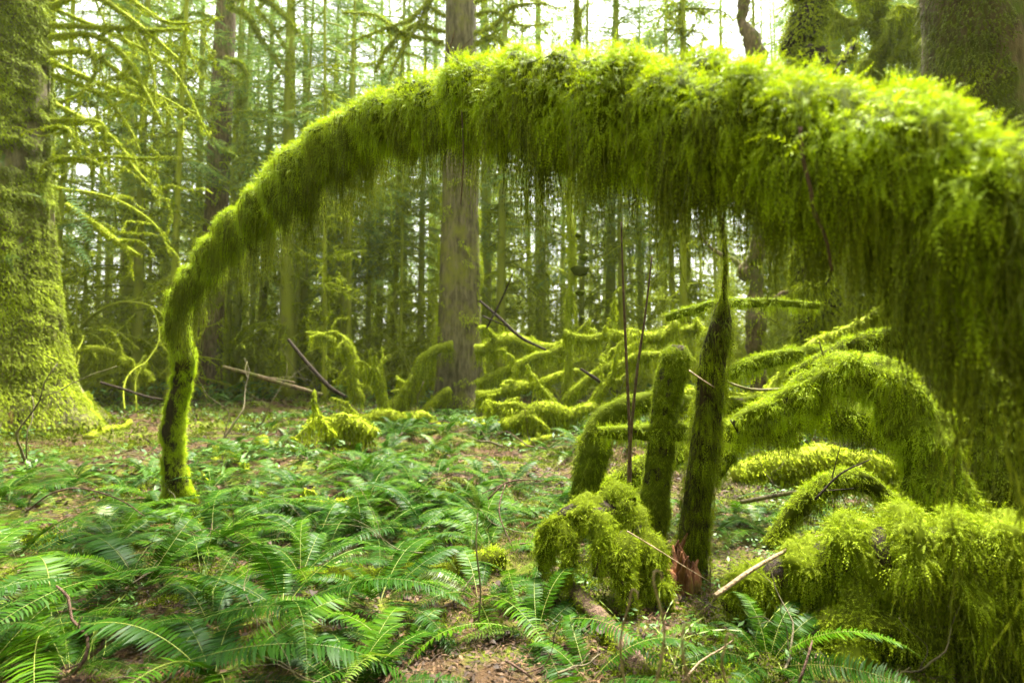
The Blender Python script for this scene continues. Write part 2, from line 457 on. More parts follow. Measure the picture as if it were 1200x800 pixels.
# ================================================================== THE SETTING
def ground():
    th = np.linspace(0, 2 * math.pi, 360, endpoint=False)
    rr = np.concatenate([np.linspace(.12, 6, 110), np.geomspace(6.1, 400, 90)])
    x = rr[:, None] * np.cos(th); y = rr[:, None] * np.sin(th)
    V = np.stack([x, y, gz(x, y)], -1)
    near = np.clip(1 - rr / 12, 0, 1)[:, None]
    V[..., 2] += near * .03 * (fbm(np.stack([x * 9, y * 9, x * 0], -1), 77) - .5)
    M, S = len(rr), 360
    i = np.arange(M - 1)[:, None] * S; j = np.arange(S)[None]; j2 = (j + 1) % S
    Q = np.stack([i + j, i + S + j, i + S + j2, i + j2], -1).reshape(-1, 4)
    mb = MB(); V = V.reshape(-1, 3); c = len(V)
    T = np.stack([np.full(S, c), np.arange(S), (np.arange(S) + 1) % S], -1)
    mb.add(np.vstack([V, [0, 0, float(gz(0, 0))]]), T, Q)
    o = mb.build('ground', 'forest_floor', smooth=True); o['kind'] = 'structure'
ground()

rng = np.random.default_rng(100)
def scatter(n, rmin, rmax, a0=-50, a1=50, power=1.0):
    a = np.radians(rng.uniform(a0, a1, n)); r = rmin + (rmax - rmin) * rng.random(n) ** power
    x = r * np.sin(a); y = r * np.cos(a)
    return x, y

def ground_moss():
    mb = MB()
    for n, r0, r1, L, W, K in ((170000, 1.2, 4.5, .020, .0045, 3), (120000, 3.5, 10, .04, .010, 3), (70000, 9, 34, .10, .03, 2)):
        x, y = scatter(n, r0, r1, -52, 52, .8)
        p = np.stack([x, y, gz(x, y)], -1)
        k = fbm(p * np.array([1.3, 1.3, 0]), 41, 3) > .41
        p = p[k]; m = len(p)
        b = fbm(p * 4.0, 43, 2)
        p[:, 2] += .05 * np.clip(b - .45, 0, 1) * 2 - .005
        d = np.array([0, 0, 1.0]) + rng.normal(0, .6, (m, 3))
        sprigs(mb, p, d, L * (.5 + b), W, K=K, droop=.15, nrmv=np.tile([0, 0, 1.0], (m, 1)) + rng.normal(0, .6, (m, 3)), feather=False)
    tag(mb.build('ground_moss', 'moss_ground'), 'yellow-green moss carpeting the forest floor in patches between the ferns', 'moss', kind='stuff')
ground_moss()

def ground_litter():
    mb = MB()
    for n, r0, r1, s in ((46000, 1.2, 5, .010), (30000, 4, 12, .026), (14000, 11, 30, .08)):
        x, y = scatter(n, r0, r1, -52, 52, .8)
        p = np.stack([x, y, gz(x, y) + .006 + .012 * rng.random(n)], -1)
        k = fbm(p * np.array([1.3, 1.3, 0]), 41, 3) < .52 + .06 * rng.random(n); p = p[k]; m = len(p)
        a = rng.random(m) * 6.283; u = np.stack([np.cos(a), np.sin(a), rng.normal(0, .25, m)], -1)
        v = nrm(np.stack([-np.sin(a), np.cos(a), rng.normal(0, .4, m)], -1))
        ln = s * (.6 + rng.random(m)); w = ln * (.2 + .35 * rng.random(m))
        up = np.array([0, 0, 1.0])
        A = p - u * ln[:, None]; B = p + u * ln[:, None]
        C = p + v * w[:, None] + up * (w * .5)[:, None]; D = p - v * w[:, None] + up * (w * .5 * rng.random(m))[:, None]
        V = np.stack([A, C, B, D], 1).reshape(-1, 3); b = np.arange(m)[:, None] * 4
        mb.add(V, np.concatenate([b + [0, 2, 1], b + [0, 3, 2]]), rnd=np.repeat(rng.random(m), 4))
        # needles and chips of stalk
        x, y = scatter(n, r0, r1, -52, 52, .8); p = np.stack([x, y, gz(x, y) + .01 + .02 * rng.random(n)], -1)
        a = rng.random(n) * 6.283; u = np.stack([np.cos(a), np.sin(a), rng.normal(0, .2, n)], -1); v = np.stack([-np.sin(a), np.cos(a), a * 0], -1)
        ln = s * 1.8 * (.4 + rng.random(n)); w = s * .09
        V = np.stack([p - u * ln[:, None], p + v * w + [0, 0, w], p + u * ln[:, None], p - v * w + [0, 0, w]], 1).reshape(-1, 3); b = np.arange(n)[:, None] * 4
        mb.add(V, np.concatenate([b + [0, 2, 1], b + [0, 3, 2]]), rnd=np.repeat(rng.random(n), 4))
    tag(mb.build('leaf_litter', 'litter'), 'brown fallen leaves, needles and broken stalks lying on the bare soil', 'leaf litter', kind='stuff')
ground_litter()

def herbs():
    mb = MB()
    for n, r0, r1, s in ((2200, 1.6, 6, .014), (3500, 5, 16, .035), (5000, 15, 40, .12)):
        x, y = scatter(n, r0, r1, -52, 52, .9)
        q = np.stack([x, y, 0 * x], -1); k = fbm(q * .9, 61, 3) > .5; x, y = x[k], y[k]; m = len(x)
        p = np.stack([x, y, gz(x, y)], -1)
        for j in range(7):
            a = rng.random(m) * 6.283; h = s * (1.2 + 3 * rng.random(m))
            c = p + np.stack([np.cos(a) * h * .6, np.sin(a) * h * .6, h], -1)
            u = np.stack([np.cos(a), np.sin(a), rng.normal(-.2, .3, m)], -1); v = nrm(np.stack([-np.sin(a), np.cos(a), rng.normal(0, .3, m)], -1))
            ln = s * (.5 + .7 * rng.random(m)); w = ln * .5
            V = np.stack([c - u * ln[:, None], c + v * w[:, None], c + u * ln[:, None] * 1.2, c - v * w[:, None]], 1).reshape(-1, 3); b = np.arange(m)[:, None] * 4
            mb.add(V, np.concatenate([b + [0, 2, 1], b + [0, 3, 2]]), rnd=np.repeat(rng.random(m), 4))
    tag(mb.build('ground_cover', 'herb'), 'low leafy green herbs and seedlings spread over the forest floor', 'ground cover', kind='stuff')
herbs()

# ================================================================== THE MOSSY ARCH
rng = np.random.default_rng(101)
ARCH = [(214, 600, 3.9, .13), (209, 572, 3.9, .095), (203, 500, 3.85, .078), (212, 430, 3.78, .078), (205, 378, 3.66, .078), (222, 335, 3.5, .074), (250, 290, 3.3, .066),
        (292, 245, 3.0, .070), (332, 205, 2.78, .076), (378, 170, 2.55, .080), (430, 144, 2.3, .086), (500, 116, 2.05, .092), (560, 106, 1.9, .100),
        (650, 106, 1.65, .110), (750, 112, 1.45, .114), (850, 128, 1.25, .114), (950, 150, 1.1, .112), (1050, 192, .98, .110), (1150, 250, .88, .108),
        (1270, 330, .8, .106), (1400, 450, .76, .10)]

def arch():
    c = px(ARCH, .02)
    wob = np.stack([vnoise(c[:, :3] * 3.2, 51), vnoise(c[:, :3] * 3.2, 52), vnoise(c[:, :3] * 3.2, 53)], -1) - .5
    c[:, :3] += wob * .05
    base = c[0, :3].copy(); base[2] = gz(base[0], base[1]) - .05
    t = thing('moss_draped_branch', 'long arching branch wrapped in shaggy moss, sweeping across the whole view from its upright foot', 'mossy branch', tuple(base))
    core = c.copy(); core[:, 3] = np.maximum(.035, c[:, 3] * np.interp(np.arange(len(c)), [0, 60, 90], [.78, .78, .5]))
    mb = MB(); tube(mb, core, 12, rough=.18, rs=8); mb.build('wood', 'bark_dark', t, smooth=True)
    s = np.cumsum(np.r_[0, np.linalg.norm(np.diff(c[:, :3], axis=0), axis=1)])
    g = np.interp(s, [0, 1.3, 1.7, 2.2, 3.0, 3.8, 5.5], [1, 1.0, 1.7, 2.3, 2.5, 2.0, 1.9])
    body = c.copy(); body[:, 3] *= np.interp(s, [0, 1.1, 1.7, 2.3, 3.0, 3.8], [.86, .84, .78, .92, .98, .90])
    full = Body(body, g=g, sides=48, amp=.42, sc=.085, crease=np.interp(s, [0, 1.2, 1.8, 3.0, 3.8], [.0, .15, 1.15, 1.0, .35]), period=.25)
    ip = int(np.searchsorted(s, 1.2)); n = len(c)
    # the foot of the arch is barer: a dark stripe of bark shows between two ridges of moss
    V = full.V[:ip + 6].copy(); cen = body[:ip + 6, None, :3]; full.V[:ip] = cen[:ip] + (V[:ip] - cen[:ip]) * .98
    cush = MB(); sub = Body(body, g=g, sides=48, amp=.42, sc=.085, crease=np.interp(s, [0, 1.2, 1.8, 3.0, 3.8], [.0, .15, 1.15, 1.0, .35]), period=.25)
    sub.V[:ip] = cen[:ip] + (sub.V[:ip] - cen[:ip]) * np.linspace(.6, .85, ip)[:, None, None]
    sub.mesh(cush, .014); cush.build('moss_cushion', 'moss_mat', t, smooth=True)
    ms = MB(); hs = MB()
    def part(i0, i1):
        o = Body.__new__(Body); o.V = full.V[i0:i1]; o.N = full.N[i0:i1]; o.T = full.T[i0:i1]; o.ar = full.ar[i0:i1 - 1]; o.area = o.ar.sum(); o.M = i1 - i0; o.S = full.S
        return o
    at = lambda v: int(np.searchsorted(s, v))
    def slab(i0, i1, dens, L, W, K, droop, low=1.2, bias=None):
        p = part(i0, i1); tufts(ms, p, int(p.area * dens), L, W, K=K, droop=droop, low=low, bias=bias)
    stripe = lambda pos, nv: ~((nv[:, 1] < -.2) & (nv[:, 0] > -.50) & (nv[:, 0] < .42) & (fbm(pos * np.array([11, 11, 2]), 12) < .92) & (pos[:, 2] > .12))
    slab(0, ip, 95000, .026, .0046, 5, .2, .3, stripe)
    slab(ip - 2, at(2.0), 34000, .024, .0036, 6, .26, 1.0)
    slab(at(2.0), at(3.0), 34000, .027, .0040, 7, .25, 1.3)
    slab(at(3.0), at(3.8), 27000, .034, .0050, 8, .23, 1.2)
    slab(at(3.8), n, 20000, .040, .0070, 9, .21, .9)
    def drapes(i0, i1, every, cnt, L, w, K=12, spread=.022, key=None):
        """ragged tassels: threads that hang in bunches of very different length, with gaps between them"""
        p = part(i0, i1); ln = s[min(i1, n - 1)] - s[i0]; m = int(ln / every)
        pos, nv, tv = p.sample(m * 6); k = np.where(nv[:, 2] < .25)[0][:m]; pos = pos[k]
        tl = L * (.2 + 1.6 * rng.random(len(k)) ** 2.2); c_ = (cnt * (.3 + 1.2 * rng.random(len(k)))).astype(int)
        idx = np.repeat(np.arange(len(k)), c_); N_ = len(idx)
        off = rng.normal(0, 1, (N_, 3)) * [spread, spread, .012]
        LL = tl[idx] * (.25 + .85 * rng.random(N_) ** 1.4)
        d = np.array([0, 0, -1.]) - off / np.maximum(tl[idx][:, None], .06) * [.75, .75, 0] + rng.normal(0, .10, (N_, 3))
        r_ = np.clip(rng.random(len(k))[idx] * .7 + .3 * rng.random(N_), 0, 1)
        sprigs(hs, pos[idx] + off, d, LL, w * (.5 + rng.random(N_)), K=K, droop=.35, jit=.13, feather=False, rnd=r_, fwd=1.5)
    def curtain(i0, i1, dens, L, w, thresh=.4, K=9, top=.3):
        p = part(i0, i1); pos, nv, tv = p.sample(int(p.area * dens))
        k = nv[:, 2] < top; pos = pos[k]; nv = nv[k]
        q = vnoise(pos * np.array([8, 8, .2]), 17) * .6 + vnoise(pos * np.array([26, 26, .4]), 19) * .4
        k = (q > thresh) & (rng.random(len(q)) < .35 + .65 * (nv[:, 2] < -.3)); pos = pos[k]; q = (q[k] - thresh) / (1 - thresh)
        m = len(pos)
        strands(hs, pos + [0, 0, .01], L * (.22 + 1.5 * q) * (.25 + .9 * rng.random(m) ** 1.7), w * (.5 + .9 * rng.random(m)), K=K, sway=.2)
    drapes(ip + 4, at(1.6), .016, 24, .18, .0024, 10, .014)
    drapes(at(1.5), at(2.0), .014, 32, .30, .0024, 12, .018)
    drapes(at(2.0), at(3.0), .012, 44, .32, .0022, 14, .018)
    drapes(at(3.0), at(3.9), .0065, 42, .24, .0020, 14, .020)
    drapes(at(3.8), n, .006, 40, .22, .0020, 14, .020)
    drapes(at(1.6), at(3.0), .06, 26, .42, .0020, 16, .014)
    drapes(at(3.0), at(4.0), .045, 26, .40, .0018, 16, .014)
    i_r = int(np.argmin(np.abs((c[:, :3] - CAM) @ RT / np.maximum((c[:, :3] - CAM) @ FW, .1) * F + 600 - 1120)))
    curtain(i_r, n, 2600, .62, .0022, .42, 18)
    i_l = int(np.argmin(np.abs((c[:, :3] - CAM) @ RT / np.maximum((c[:, :3] - CAM) @ FW, .1) * F + 600 - 830)))
    curtain(i_l - 4, i_l + 8, 5000, .34, .0022, .36, 14)
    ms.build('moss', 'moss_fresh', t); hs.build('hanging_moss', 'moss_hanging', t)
    # a bare reddish twig caught in the moss (right) and one near the middle
    for rows in ([(938, 150, .97, .0042), (941, 185, .965, .0042), (950, 222, .96, .0038), (954, 248, .965, .004), (968, 280, .97, .0032), (975, 318, .98, .0028)],
                 [(541, 130, 1.80, .003), (543, 185, 1.79, .0026), (540, 240, 1.8, .0016)], [(525, 62, 1.9, .0022), (531, 44, 1.9, .0018), (533, 36, 1.9, .001)],
                 [(540, 58, 1.9, .0018), (552, 46, 1.9, .001), (560, 40, 1.9, .0008)]):
        tw = MB(); tube(tw, px(rows, .01), 6, rough=.2, rs=60); tw.build('twig', 'bark_twig', t)
    return t
arch()

# ================================================================== NAMED TREES
def trunk_tree(name, label, base, prof, bark, lean=(0, 0), sides=40, ridge=.05, flare=None, cat='tree', step=.12, height=None):
    """prof: rows (height above base, radius); vertical trunk with fluted, ridged bark as real relief"""
    t = thing(name, label, cat, tuple(base))
    z = np.array([a for a, b in prof]); r = np.array([b for a, b in prof])
    zz = np.arange(z[0], z[-1], step)
    rr = np.interp(zz, z, r)
    th = np.linspace(0, 2 * math.pi, sides, endpoint=False)
    A, Z = np.meshgrid(th, zz)
    p = np.stack([np.cos(A) * 3, np.sin(A) * 3, Z * .45], -1)
    rel = 1 + ridge * 2 * (fbm(p * 2.2, 7, 4) - .5)
    fl = np.clip(1 - Z / 1.6, 0, 1) ** 2
    rel += fl * .28 * np.sin(A * 5 + 1.3 + .8 * np.sin(A * 2)) * .6
    cx = lean[0] * zz; cy = lean[1] * zz
    RR = np.interp(Z.ravel(), z, r).reshape(Z.shape) * rel
    V = np.stack([cx[:, None] + RR * np.cos(A), cy[:, None] + RR * np.sin(A), Z], -1) + np.asarray(base)
    M = len(zz); i = np.arange(M - 1)[:, None] * sides; j = np.arange(sides)[None]; j2 = (j + 1) % sides
    mb = MB(); mb.add(V.reshape(-1, 3), None, np.stack([i + j, i + j2, i + sides + j2, i + sides + j], -1).reshape(-1, 4))
    mb.build('trunk', bark, t, smooth=True)
    # surface sampler for moss
    def surf(n, z0, z1):
        zi = rng.uniform(z0, z1, n); a = rng.random(n) * 2 * math.pi
        fi = np.clip((zi - zz[0]) / step, 0, M - 2); i0 = fi.astype(int); f = fi - i0
        aj = a / (2 * math.pi) * sides; j0 = aj.astype(int) % sides; g = aj - aj.astype(int); j1 = (j0 + 1) % sides
        Vg = V.reshape(M, sides, 3)
        p = (Vg[i0, j0] * ((1 - f) * (1 - g))[:, None] + Vg[i0 + 1, j0] * (f * (1 - g))[:, None] + Vg[i0, j1] * ((1 - f) * g)[:, None] + Vg[i0 + 1, j1] * (f * g)[:, None])
        return p, np.stack([np.cos(a), np.sin(a), .15 + 0 * a], -1), zi
    return t, surf

rng = np.random.default_rng(102)
# -- the huge trunk at the left edge
b = G(600, 512); d0 = 7.9
base = np.array([(8 - 600) / F * d0 - .55, d0, 0]); base[2] = gz(base[0], base[1]) - .15
big, surf = trunk_tree('old_conifer', 'huge flaring trunk at the left edge under a rough coat of yellow-green moss', base,
    [(-.1, 1.75), (.25, 1.66), (.5, 1.47), (.9, 1.27), (1.6, 1.11), (2.6, .96), (4, .83), (6, .74), (10, .6), (22, .3), (30, .05)], 'bark_grey', sides=90, ridge=.06, step=.09)
def trunk_moss(t, surf, n, z0, z1, L, W, keep, key='moss_short', K=3, droop=.45, tufty=3.0):
    p, nv, z = surf(n, z0, z1)
    q = fbm(p * tufty, 14, 3)
    k = keep(p - np.array(t.location), nv, z, q); p, nv, q = p[k], nv[k], q[k]
    m = len(p)
    sh = fbm(p * np.array([3., 3., 6.]), 23, 2)
    p = p + nv * (.02 + .10 * np.clip(sh - .4, 0, 1))[:, None]
    mb = MB()
    sprigs(mb, p, nv + rng.normal(0, .45, (m, 3)) + [0, 0, -.25], L * (.4 + 1.1 * q), W, K=K, droop=droop, nrmv=nv + [0, 0, .5], feather=False, jit=.2, rnd=np.clip(q * .7 + .5 * (rng.random(m) - .15), 0, 1))
    mb.build('moss', key, t)
trunk_moss(big, surf, 210000, 0, 9.5, .065, .014, lambda r, nv, z, q: (r[:, 1] < .5) & ((z < 2.6 + 2.5 * (q - .4)) | (nv[:, 0] > .25 + .5 * (q - .5))) & (q > .30) | (z < .7))

# its long drooping mossy boughs
BOUGHS = [
    [(60, 30, 7.6, .05), (130, 33, 7.4, .042), (180, 36, 7.3, .034), (222, 34, 7.2, .02)],
    [(60, 44, 7.7, .05), (110, 42, 7.4, .045), (150, 70, 7.2, .04), (172, 110, 7.0, .03), (192, 150, 6.9, .018)],
    [(60, 62, 7.7, .05), (105, 62, 7.5, .04), (150, 92, 7.3, .035), (210, 125, 7.2, .02), (232, 140, 7.1, .01)],
    [(60, 72, 8, .05), (110, 95, 7.9, .04), (170, 118, 7.8, .03), (230, 132, 7.7, .014)],
    [(62, 88, 8, .045), (120, 112, 7.8, .035), (150, 148, 7.7, .025), (165, 180, 7.6, .012)],
    [(60, 8, 7.9, .05), (105, -6, 7.7, .05), (150, 20, 7.4, .04), (200, 62, 7.2, .03), (228, 85, 7.1, .012)],
    [(60, -20, 7.9, .05), (120, -25, 7.5, .05), (168, 10, 7.2, .03), (205, 28, 7.1, .02), (262, 20, 7, .01)],
    [(62, 142, 7.8, .05), (98, 142, 7.6, .045), (120, 146, 7.5, .04), (124, 178, 7.5, .018)],
    [(62, 150, 8, .04), (80, 152, 7.8, .035), (92, 176, 7.7, .014)],
    [(62, 186, 7.6, .055), (88, 186, 7.4, .05), (106, 188, 7.3, .045), (107, 205, 7.3, .015)],
    [(62, 190, 8.3, .035), (120, 184, 8.1, .03), (165, 186, 8, .026), (210, 184, 7.9, .01)],
    [(62, 120, 8.6, .05), (130, 160, 8.5, .04), (160, 200, 8.4, .03), (190, 228, 8.3, .012)],
    [(100, 42, 7.5, .03), (108, 60, 7.4, .03), (112, 85, 7.4, .025), (95, 110, 7.4, .02), (74, 118, 7.5, .012)],
    [(160, 36, 7.3, .025), (176, 70, 7.2, .02), (182, 120, 7.1, .016), (178, 160, 7.1, .008)],
    [(215, 34, 7.2, .02), (222, 60, 7.2, .018), (230, 80, 7.2, .009)],
    [(78, 240, 8.2, .05), (110, 262, 8.0, .07), (140, 285, 7.9, .06), (165, 300, 7.8, .02)],
    [(62, 10, 8.8, .04), (130, 40, 8.7, .035), (200, 80, 8.6, .03), (245, 160, 8.5, .015)],
    [(62, 220, 9.2, .035), (130, 232, 9.2, .03), (180, 262, 9.1, .02), (200, 300, 9.1, .01)],
]
def boughs(t, rows, key='moss_far', dens=1500, L=.03, W=.011, twigs=6, wl=.6):
    for row in rows:
        c = px(row, .08); c[:, 3] *= .72; w = MB(); m = MB()
        paths = [c]
        for _ in range(twigs):
            k = rng.integers(len(c) // 4, len(c) - 1)
            paths += grow(c[k, :3], np.array([rng.normal(0, .6), rng.normal(0, .4), -.3 + rng.normal(0, .4)]), wl * (.5 + rng.random()), min(.014, c[k, 3] * .5), 0, grav=.12, wig=.3, step=.08)
        for q in paths: tube(w, q, 7, rough=.3, rs=9)
        for q in paths:
            seg = np.linalg.norm(np.diff(q[:, :3], axis=0), axis=1); area = (seg * (q[:-1, 3] + q[1:, 3]) * math.pi).sum() + seg.sum() * .04
            pos, nv, tv, _ = on_tube(q, int(area * dens * 1.6))
            sprigs(m, pos, nv + rng.normal(0, .4, pos.shape), L * (.5 + rng.random(len(pos))), W, K=2, droop=.5, nrmv=nv, feather=False)
        o = w.build('bough', 'bark_mossy', t, smooth=True); o.location = (0, 0, 0)
        mo = m.build('moss', key, t); mo.parent = o
boughs(big, BOUGHS)

# polypody ferns on the big trunk
def small_frond(mb, p0, d0, L, W, n=14):
    sprigs(mb, np.array([p0]), np.array([d0]), L, W, K=n, droop=.06, nrmv=np.array([[0., -.6, .8]]), feather=True, jit=.03, fwd=.25, sidejit=.1)
for k, (lab, rows) in enumerate([
    ('pale blue-green licorice fern sprays leaning out from the side of the huge left trunk', [(74, 215, 7.0, 1, -.45, .75), (74, 222, 7.0, 1, -.7, .8), (80, 235, 6.9, 1, -.55, .8), (82, 262, 6.9, 1, -.4, .7), (78, 275, 6.9, 1, -.5, .75), (80, 285, 6.9, 1, -.35, .6)]),
    ('small bright green fern growing low on the moss of the huge left trunk', [(8, 300, 6.6, .7, -.5, .28), (8, 302, 6.6, .5, .4, .26), (6, 304, 6.6, -.6, -.4, .24), (12, 300, 6.6, .9, .1, .3), (30, 283, 6.7, .5, .5, .2), (32, 282, 6.7, -.4, -.5, .2)]),
    ('tiny green fern growing high on the moss of the huge left trunk', [(48, 230, 6.9, .6, .4, .2), (48, 231, 6.9, -.6, .3, .2), (50, 232, 6.9, .5, -.5, .18), (0, 188, 6.7, .6, -.2, .2), (2, 190, 6.7, .5, .5, .2)])]):
    q = P(*rows[0][:3]); t = thing('licorice_fern', lab, 'fern', tuple(q))
    for a, b_, d, dx, dz, L in rows:
        m = MB(); small_frond(m, P(a, b_, d), (dx, -.35, dz), L, .045 if k else .07); m.build('frond', 'herb', t)

rng = np.random.default_rng(103)
# -- second trunk, bare and brown
p = P(243, 462, 16.5); p[2] = gz(p[0], p[1]) - .1
brown, surf = trunk_tree('conifer', 'slender bare brown trunk standing between the huge left trunk and the big middle trunk', p,
    [(0, .55), (.5, .44), (1.5, .38), (4, .35), (8, .33), (12, .30), (20, .22), (27, .05)], 'bark_brown', lean=(.018, 0), sides=28, ridge=.07)
trunk_moss(brown, surf, 9000, 0, 9, .12, .03, lambda r, nv, z, q: (z < .7) | (nv[:, 0] > .8) & (q > .5), 'moss_far')
boughs(brown, [
    [(268, 0, 16, .09), (300, -6, 15.6, .09), (330, 15, 15.3, .07), (352, 42, 15.1, .04), (358, 62, 15, .02)],
    [(268, 8, 16, .08), (290, 18, 15.7, .08), (305, 45, 15.5, .07), (325, 72, 15.3, .05), (340, 100, 15.2, .04), (346, 130, 15.1, .02)],
    [(264, 68, 16.3, .06), (285, 78, 16, .06), (288, 105, 15.9, .05), (276, 150, 15.8, .03)],
    [(262, 85, 16.3, .06), (278, 98, 16, .06), (280, 128, 15.9, .04), (272, 155, 15.8, .02)],
    [(300, 10, 15.7, .05), (318, 30, 15.5, .04), (344, 68, 15.3, .03)],
    [(258, 175, 16.3, .07), (268, 178, 16.1, .06), (275, 183, 16, .03)],
    [(258, 212, 16.3, .05), (270, 216, 16.1, .04), (282, 214, 16, .02)],
    [(250, 20, 16.3, .05), (225, 16, 16, .05), (190, 30, 15.9, .03), (160, 60, 15.8, .015)],
    [(252, 60, 16.3, .05), (225, 85, 16, .04), (205, 84, 15.9, .03), (190, 70, 15.8, .015)],
], dens=900, L=.07, W=.025, twigs=2, wl=1.0)

rng = np.random.default_rng(104)
# -- the big middle trunk
p = P(538, 486, 11.6); p[2] = gz(p[0], p[1]) - .1
mid, surf = trunk_tree('tall_conifer', 'big straight grey-brown trunk in the middle of the view', p,
    [(0, .66), (.25, .60), (.6, .54), (1.2, .50), (2.5, .46), (4.5, .41), (8, .36), (16, .28), (28, .05)], 'bark_grey', sides=48, ridge=.045)
trunk_moss(mid, surf, 30000, 0, 8, .055, .014, lambda r, nv, z, q: (z < .25 + .5 * q) | (np.abs(nv[:, 0]) > .82) & (q > .42) | (q > .68), 'moss_far')
boughs(mid, [
    [(520, 50, 11.3, .05), (470, 38, 11, .045), (440, 18, 10.8, .035), (400, 15, 10.6, .02)],
    [(522, 38, 11.5, .05), (485, 30, 11.3, .05), (455, 55, 11, .045), (440, 85, 10.9, .03)],
    [(522, 20, 11.3, .05), (500, 8, 11.2, .05), (478, 24, 11, .04), (450, 34, 10.8, .03), (405, 52, 10.6, .014)],
    [(522, 0, 11.4, .05), (512, -20, 11.4, .05), (500, 10, 11.2, .04), (470, 62, 10.9, .03), (455, 95, 10.8, .015)],
    [(555, 40, 11.4, .05), (580, 30, 11.3, .05), (600, 8, 11.2, .04), (640, 4, 11, .02)],
    [(556, 18, 11.5, .05), (580, 14, 11.4, .04), (610, 30, 11.2, .03), (650, 26, 11, .012)],
    [(556, 52, 11.3, .045), (575, 44, 11.2, .04), (592, 52, 11.1, .03)],
    [(556, 3, 11.5, .05), (590, -10, 11.4, .05), (620, -2, 11.2, .03), (660, 12, 11, .014)],
], key='moss_far', dens=1100, L=.05, W=.018, twigs=4, wl=.8)

rng = np.random.default_rng(105)
# -- the dark mossy trunk at the right edge
p = P(1172, 560, 4.5); p[2] = gz(p[0], p[1]) - .1
rt, surf = trunk_tree('mossy_conifer', 'broad dark trunk at the upper right with moss clinging to furrowed bark', p,
    [(0, .62), (.4, .52), (1, .47), (2.2, .44), (4, .41), (8, .36), (18, .2), (24, .05)], 'bark_brown', sides=70, ridge=.09, step=.07)
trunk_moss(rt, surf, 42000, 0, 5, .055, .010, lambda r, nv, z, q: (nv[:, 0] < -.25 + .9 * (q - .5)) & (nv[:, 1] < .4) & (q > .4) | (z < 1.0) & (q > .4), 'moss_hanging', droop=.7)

# ================================================================== RIGHT-HAND MOSSY WOOD
M = mossy
def footed(rows, step=.03):
    c = px(rows, step); return c
pt = footed([(758, 655, 2.7, .09), (765, 600, 2.7, .068), (772, 540, 2.7, .060), (780, 470, 2.7, .062), (789, 428, 2.7, .066), (793, 412, 2.7, .058), (794, 404, 2.7, .03)])
M('mossy_stump', 'slim broken-off green post, rounded on top and furred with short moss', 'stump', [pt], dens=60000, L=.016, W=.0036, K=4, droop=.25, tang=.5,
  matr=1.12, mosskey='moss_short', rough=.2)
dk = footed([(806, 672, 2.55, .10), (812, 630, 2.5, .070), (820, 560, 2.4, .060), (830, 480, 2.3, .058), (836, 420, 2.25, .056), (844, 384, 2.2, .048), (846, 366, 2.2, .034), (848, 345, 2.1, .012), (850, 305, 2.0, .009), (846, 255, 1.8, .006)])
M('dark_snag', 'dark leaning snag shaggy with olive moss, tapering up into the hanging moss', 'dead tree', [dk], dens=22000, L=.03, W=.0036, K=6, droop=.5,
  matr=1.1, hang=3500, hL=.13, hW=.002, mosskey='moss_short', patch=.40, psc=7)
ar = [footed([(688, 590, 3.2, .085), (692, 545, 3.2, .08), (702, 505, 3.2, .07), (722, 480, 3.2, .05), (768, 468, 3.25, .045), (830, 474, 3.3, .04), (900, 470, 3.4, .035)])]
M('mossy_bough', 'thick yellow-green mossy bough bowed over behind the slim broken-off post', 'mossy branch', ar, dens=17000, L=.028, W=.0045, K=4, hang=500, hL=.09, mosskey='moss_short')
ar = [footed([(690, 620, 2.9, .05), (720, 575, 2.9, .055), (760, 545, 2.9, .05), (800, 525, 2.95, .045), (860, 500, 3.0, .04)])]
M('mossy_bough', 'low mossy bough slanting up from the ground to behind the slim broken-off post', 'mossy branch', ar, dens=17000, L=.028, W=.0045, K=4, hang=500, hL=.09)
r4 = [footed([(860, 500, 2.45, .035), (905, 478, 2.4, .045), (950, 456, 2.35, .055), (1000, 432, 2.25, .055), (1035, 445, 2.2, .064), (1068, 490, 2.15, .072), (1092, 545, 2.1, .075), (1108, 610, 2.05, .08), (1112, 650, 2.0, .085)])]
M('mossy_bough', 'heavy moss-laden bough humped over and plunging down onto the draped log at the right', 'mossy branch', r4, dens=20000, L=.032, W=.0042, K=6, droop=.36, hang=6000, hL=.20, hW=.0018, tang=.8, g=1.35, crease=.5, lobe=.55)
r12 = [footed([(1040, 330, 2.9, .03), (1080, 372, 2.8, .05), (1120, 420, 2.7, .075), (1152, 480, 2.6, .08), (1178, 545, 2.5, .08), (1200, 640, 2.4, .09)])]
M('mossy_bough', 'steep mossy bough hanging with green threads just before the broad right trunk', 'mossy branch', r12, dens=16000, L=.035, W=.005, K=6, droop=.42, hang=5000, hL=.25, hW=.002, tang=.7, g=1.4, crease=.5, mosskey='moss_olive')
hz = [footed([(700, 505, 2.75, .02), (880, 500, 2.6, .04), (960, 478, 2.55, .05), (1060, 505, 2.6, .05), (1140, 500, 2.7, .04)])]
M('mossy_branch', 'level mossy branch running under the humped bough', 'mossy branch', hz, dens=14000, L=.032, W=.0045, K=5, hang=5000, hL=.22, hW=.002, g=1.5)
r5 = [footed([(850, 710, 2.0, .03), (895, 680, 1.95, .05), (950, 662, 1.88, .06), (1010, 650, 1.8, .075), (1070, 648, 1.72, .085), (1150, 652, 1.62, .095), (1230, 665, 1.55, .10), (1330, 690, 1.5, .10)])]
r5[0][:, 3] *= 1 + .25 * (vnoise(r5[0][:, :3] * 5, 3) - .5)
M('mossy_log', 'long fallen log at the lower right draped in shaggy bright moss', 'log', r5, dens=18000, L=.042, W=.0055, K=7, droop=.38, hang=6500, hL=.26, hW=.002, tang=.9, g=1.7, crease=.9, lobe=.6, mosskey='moss_olive')
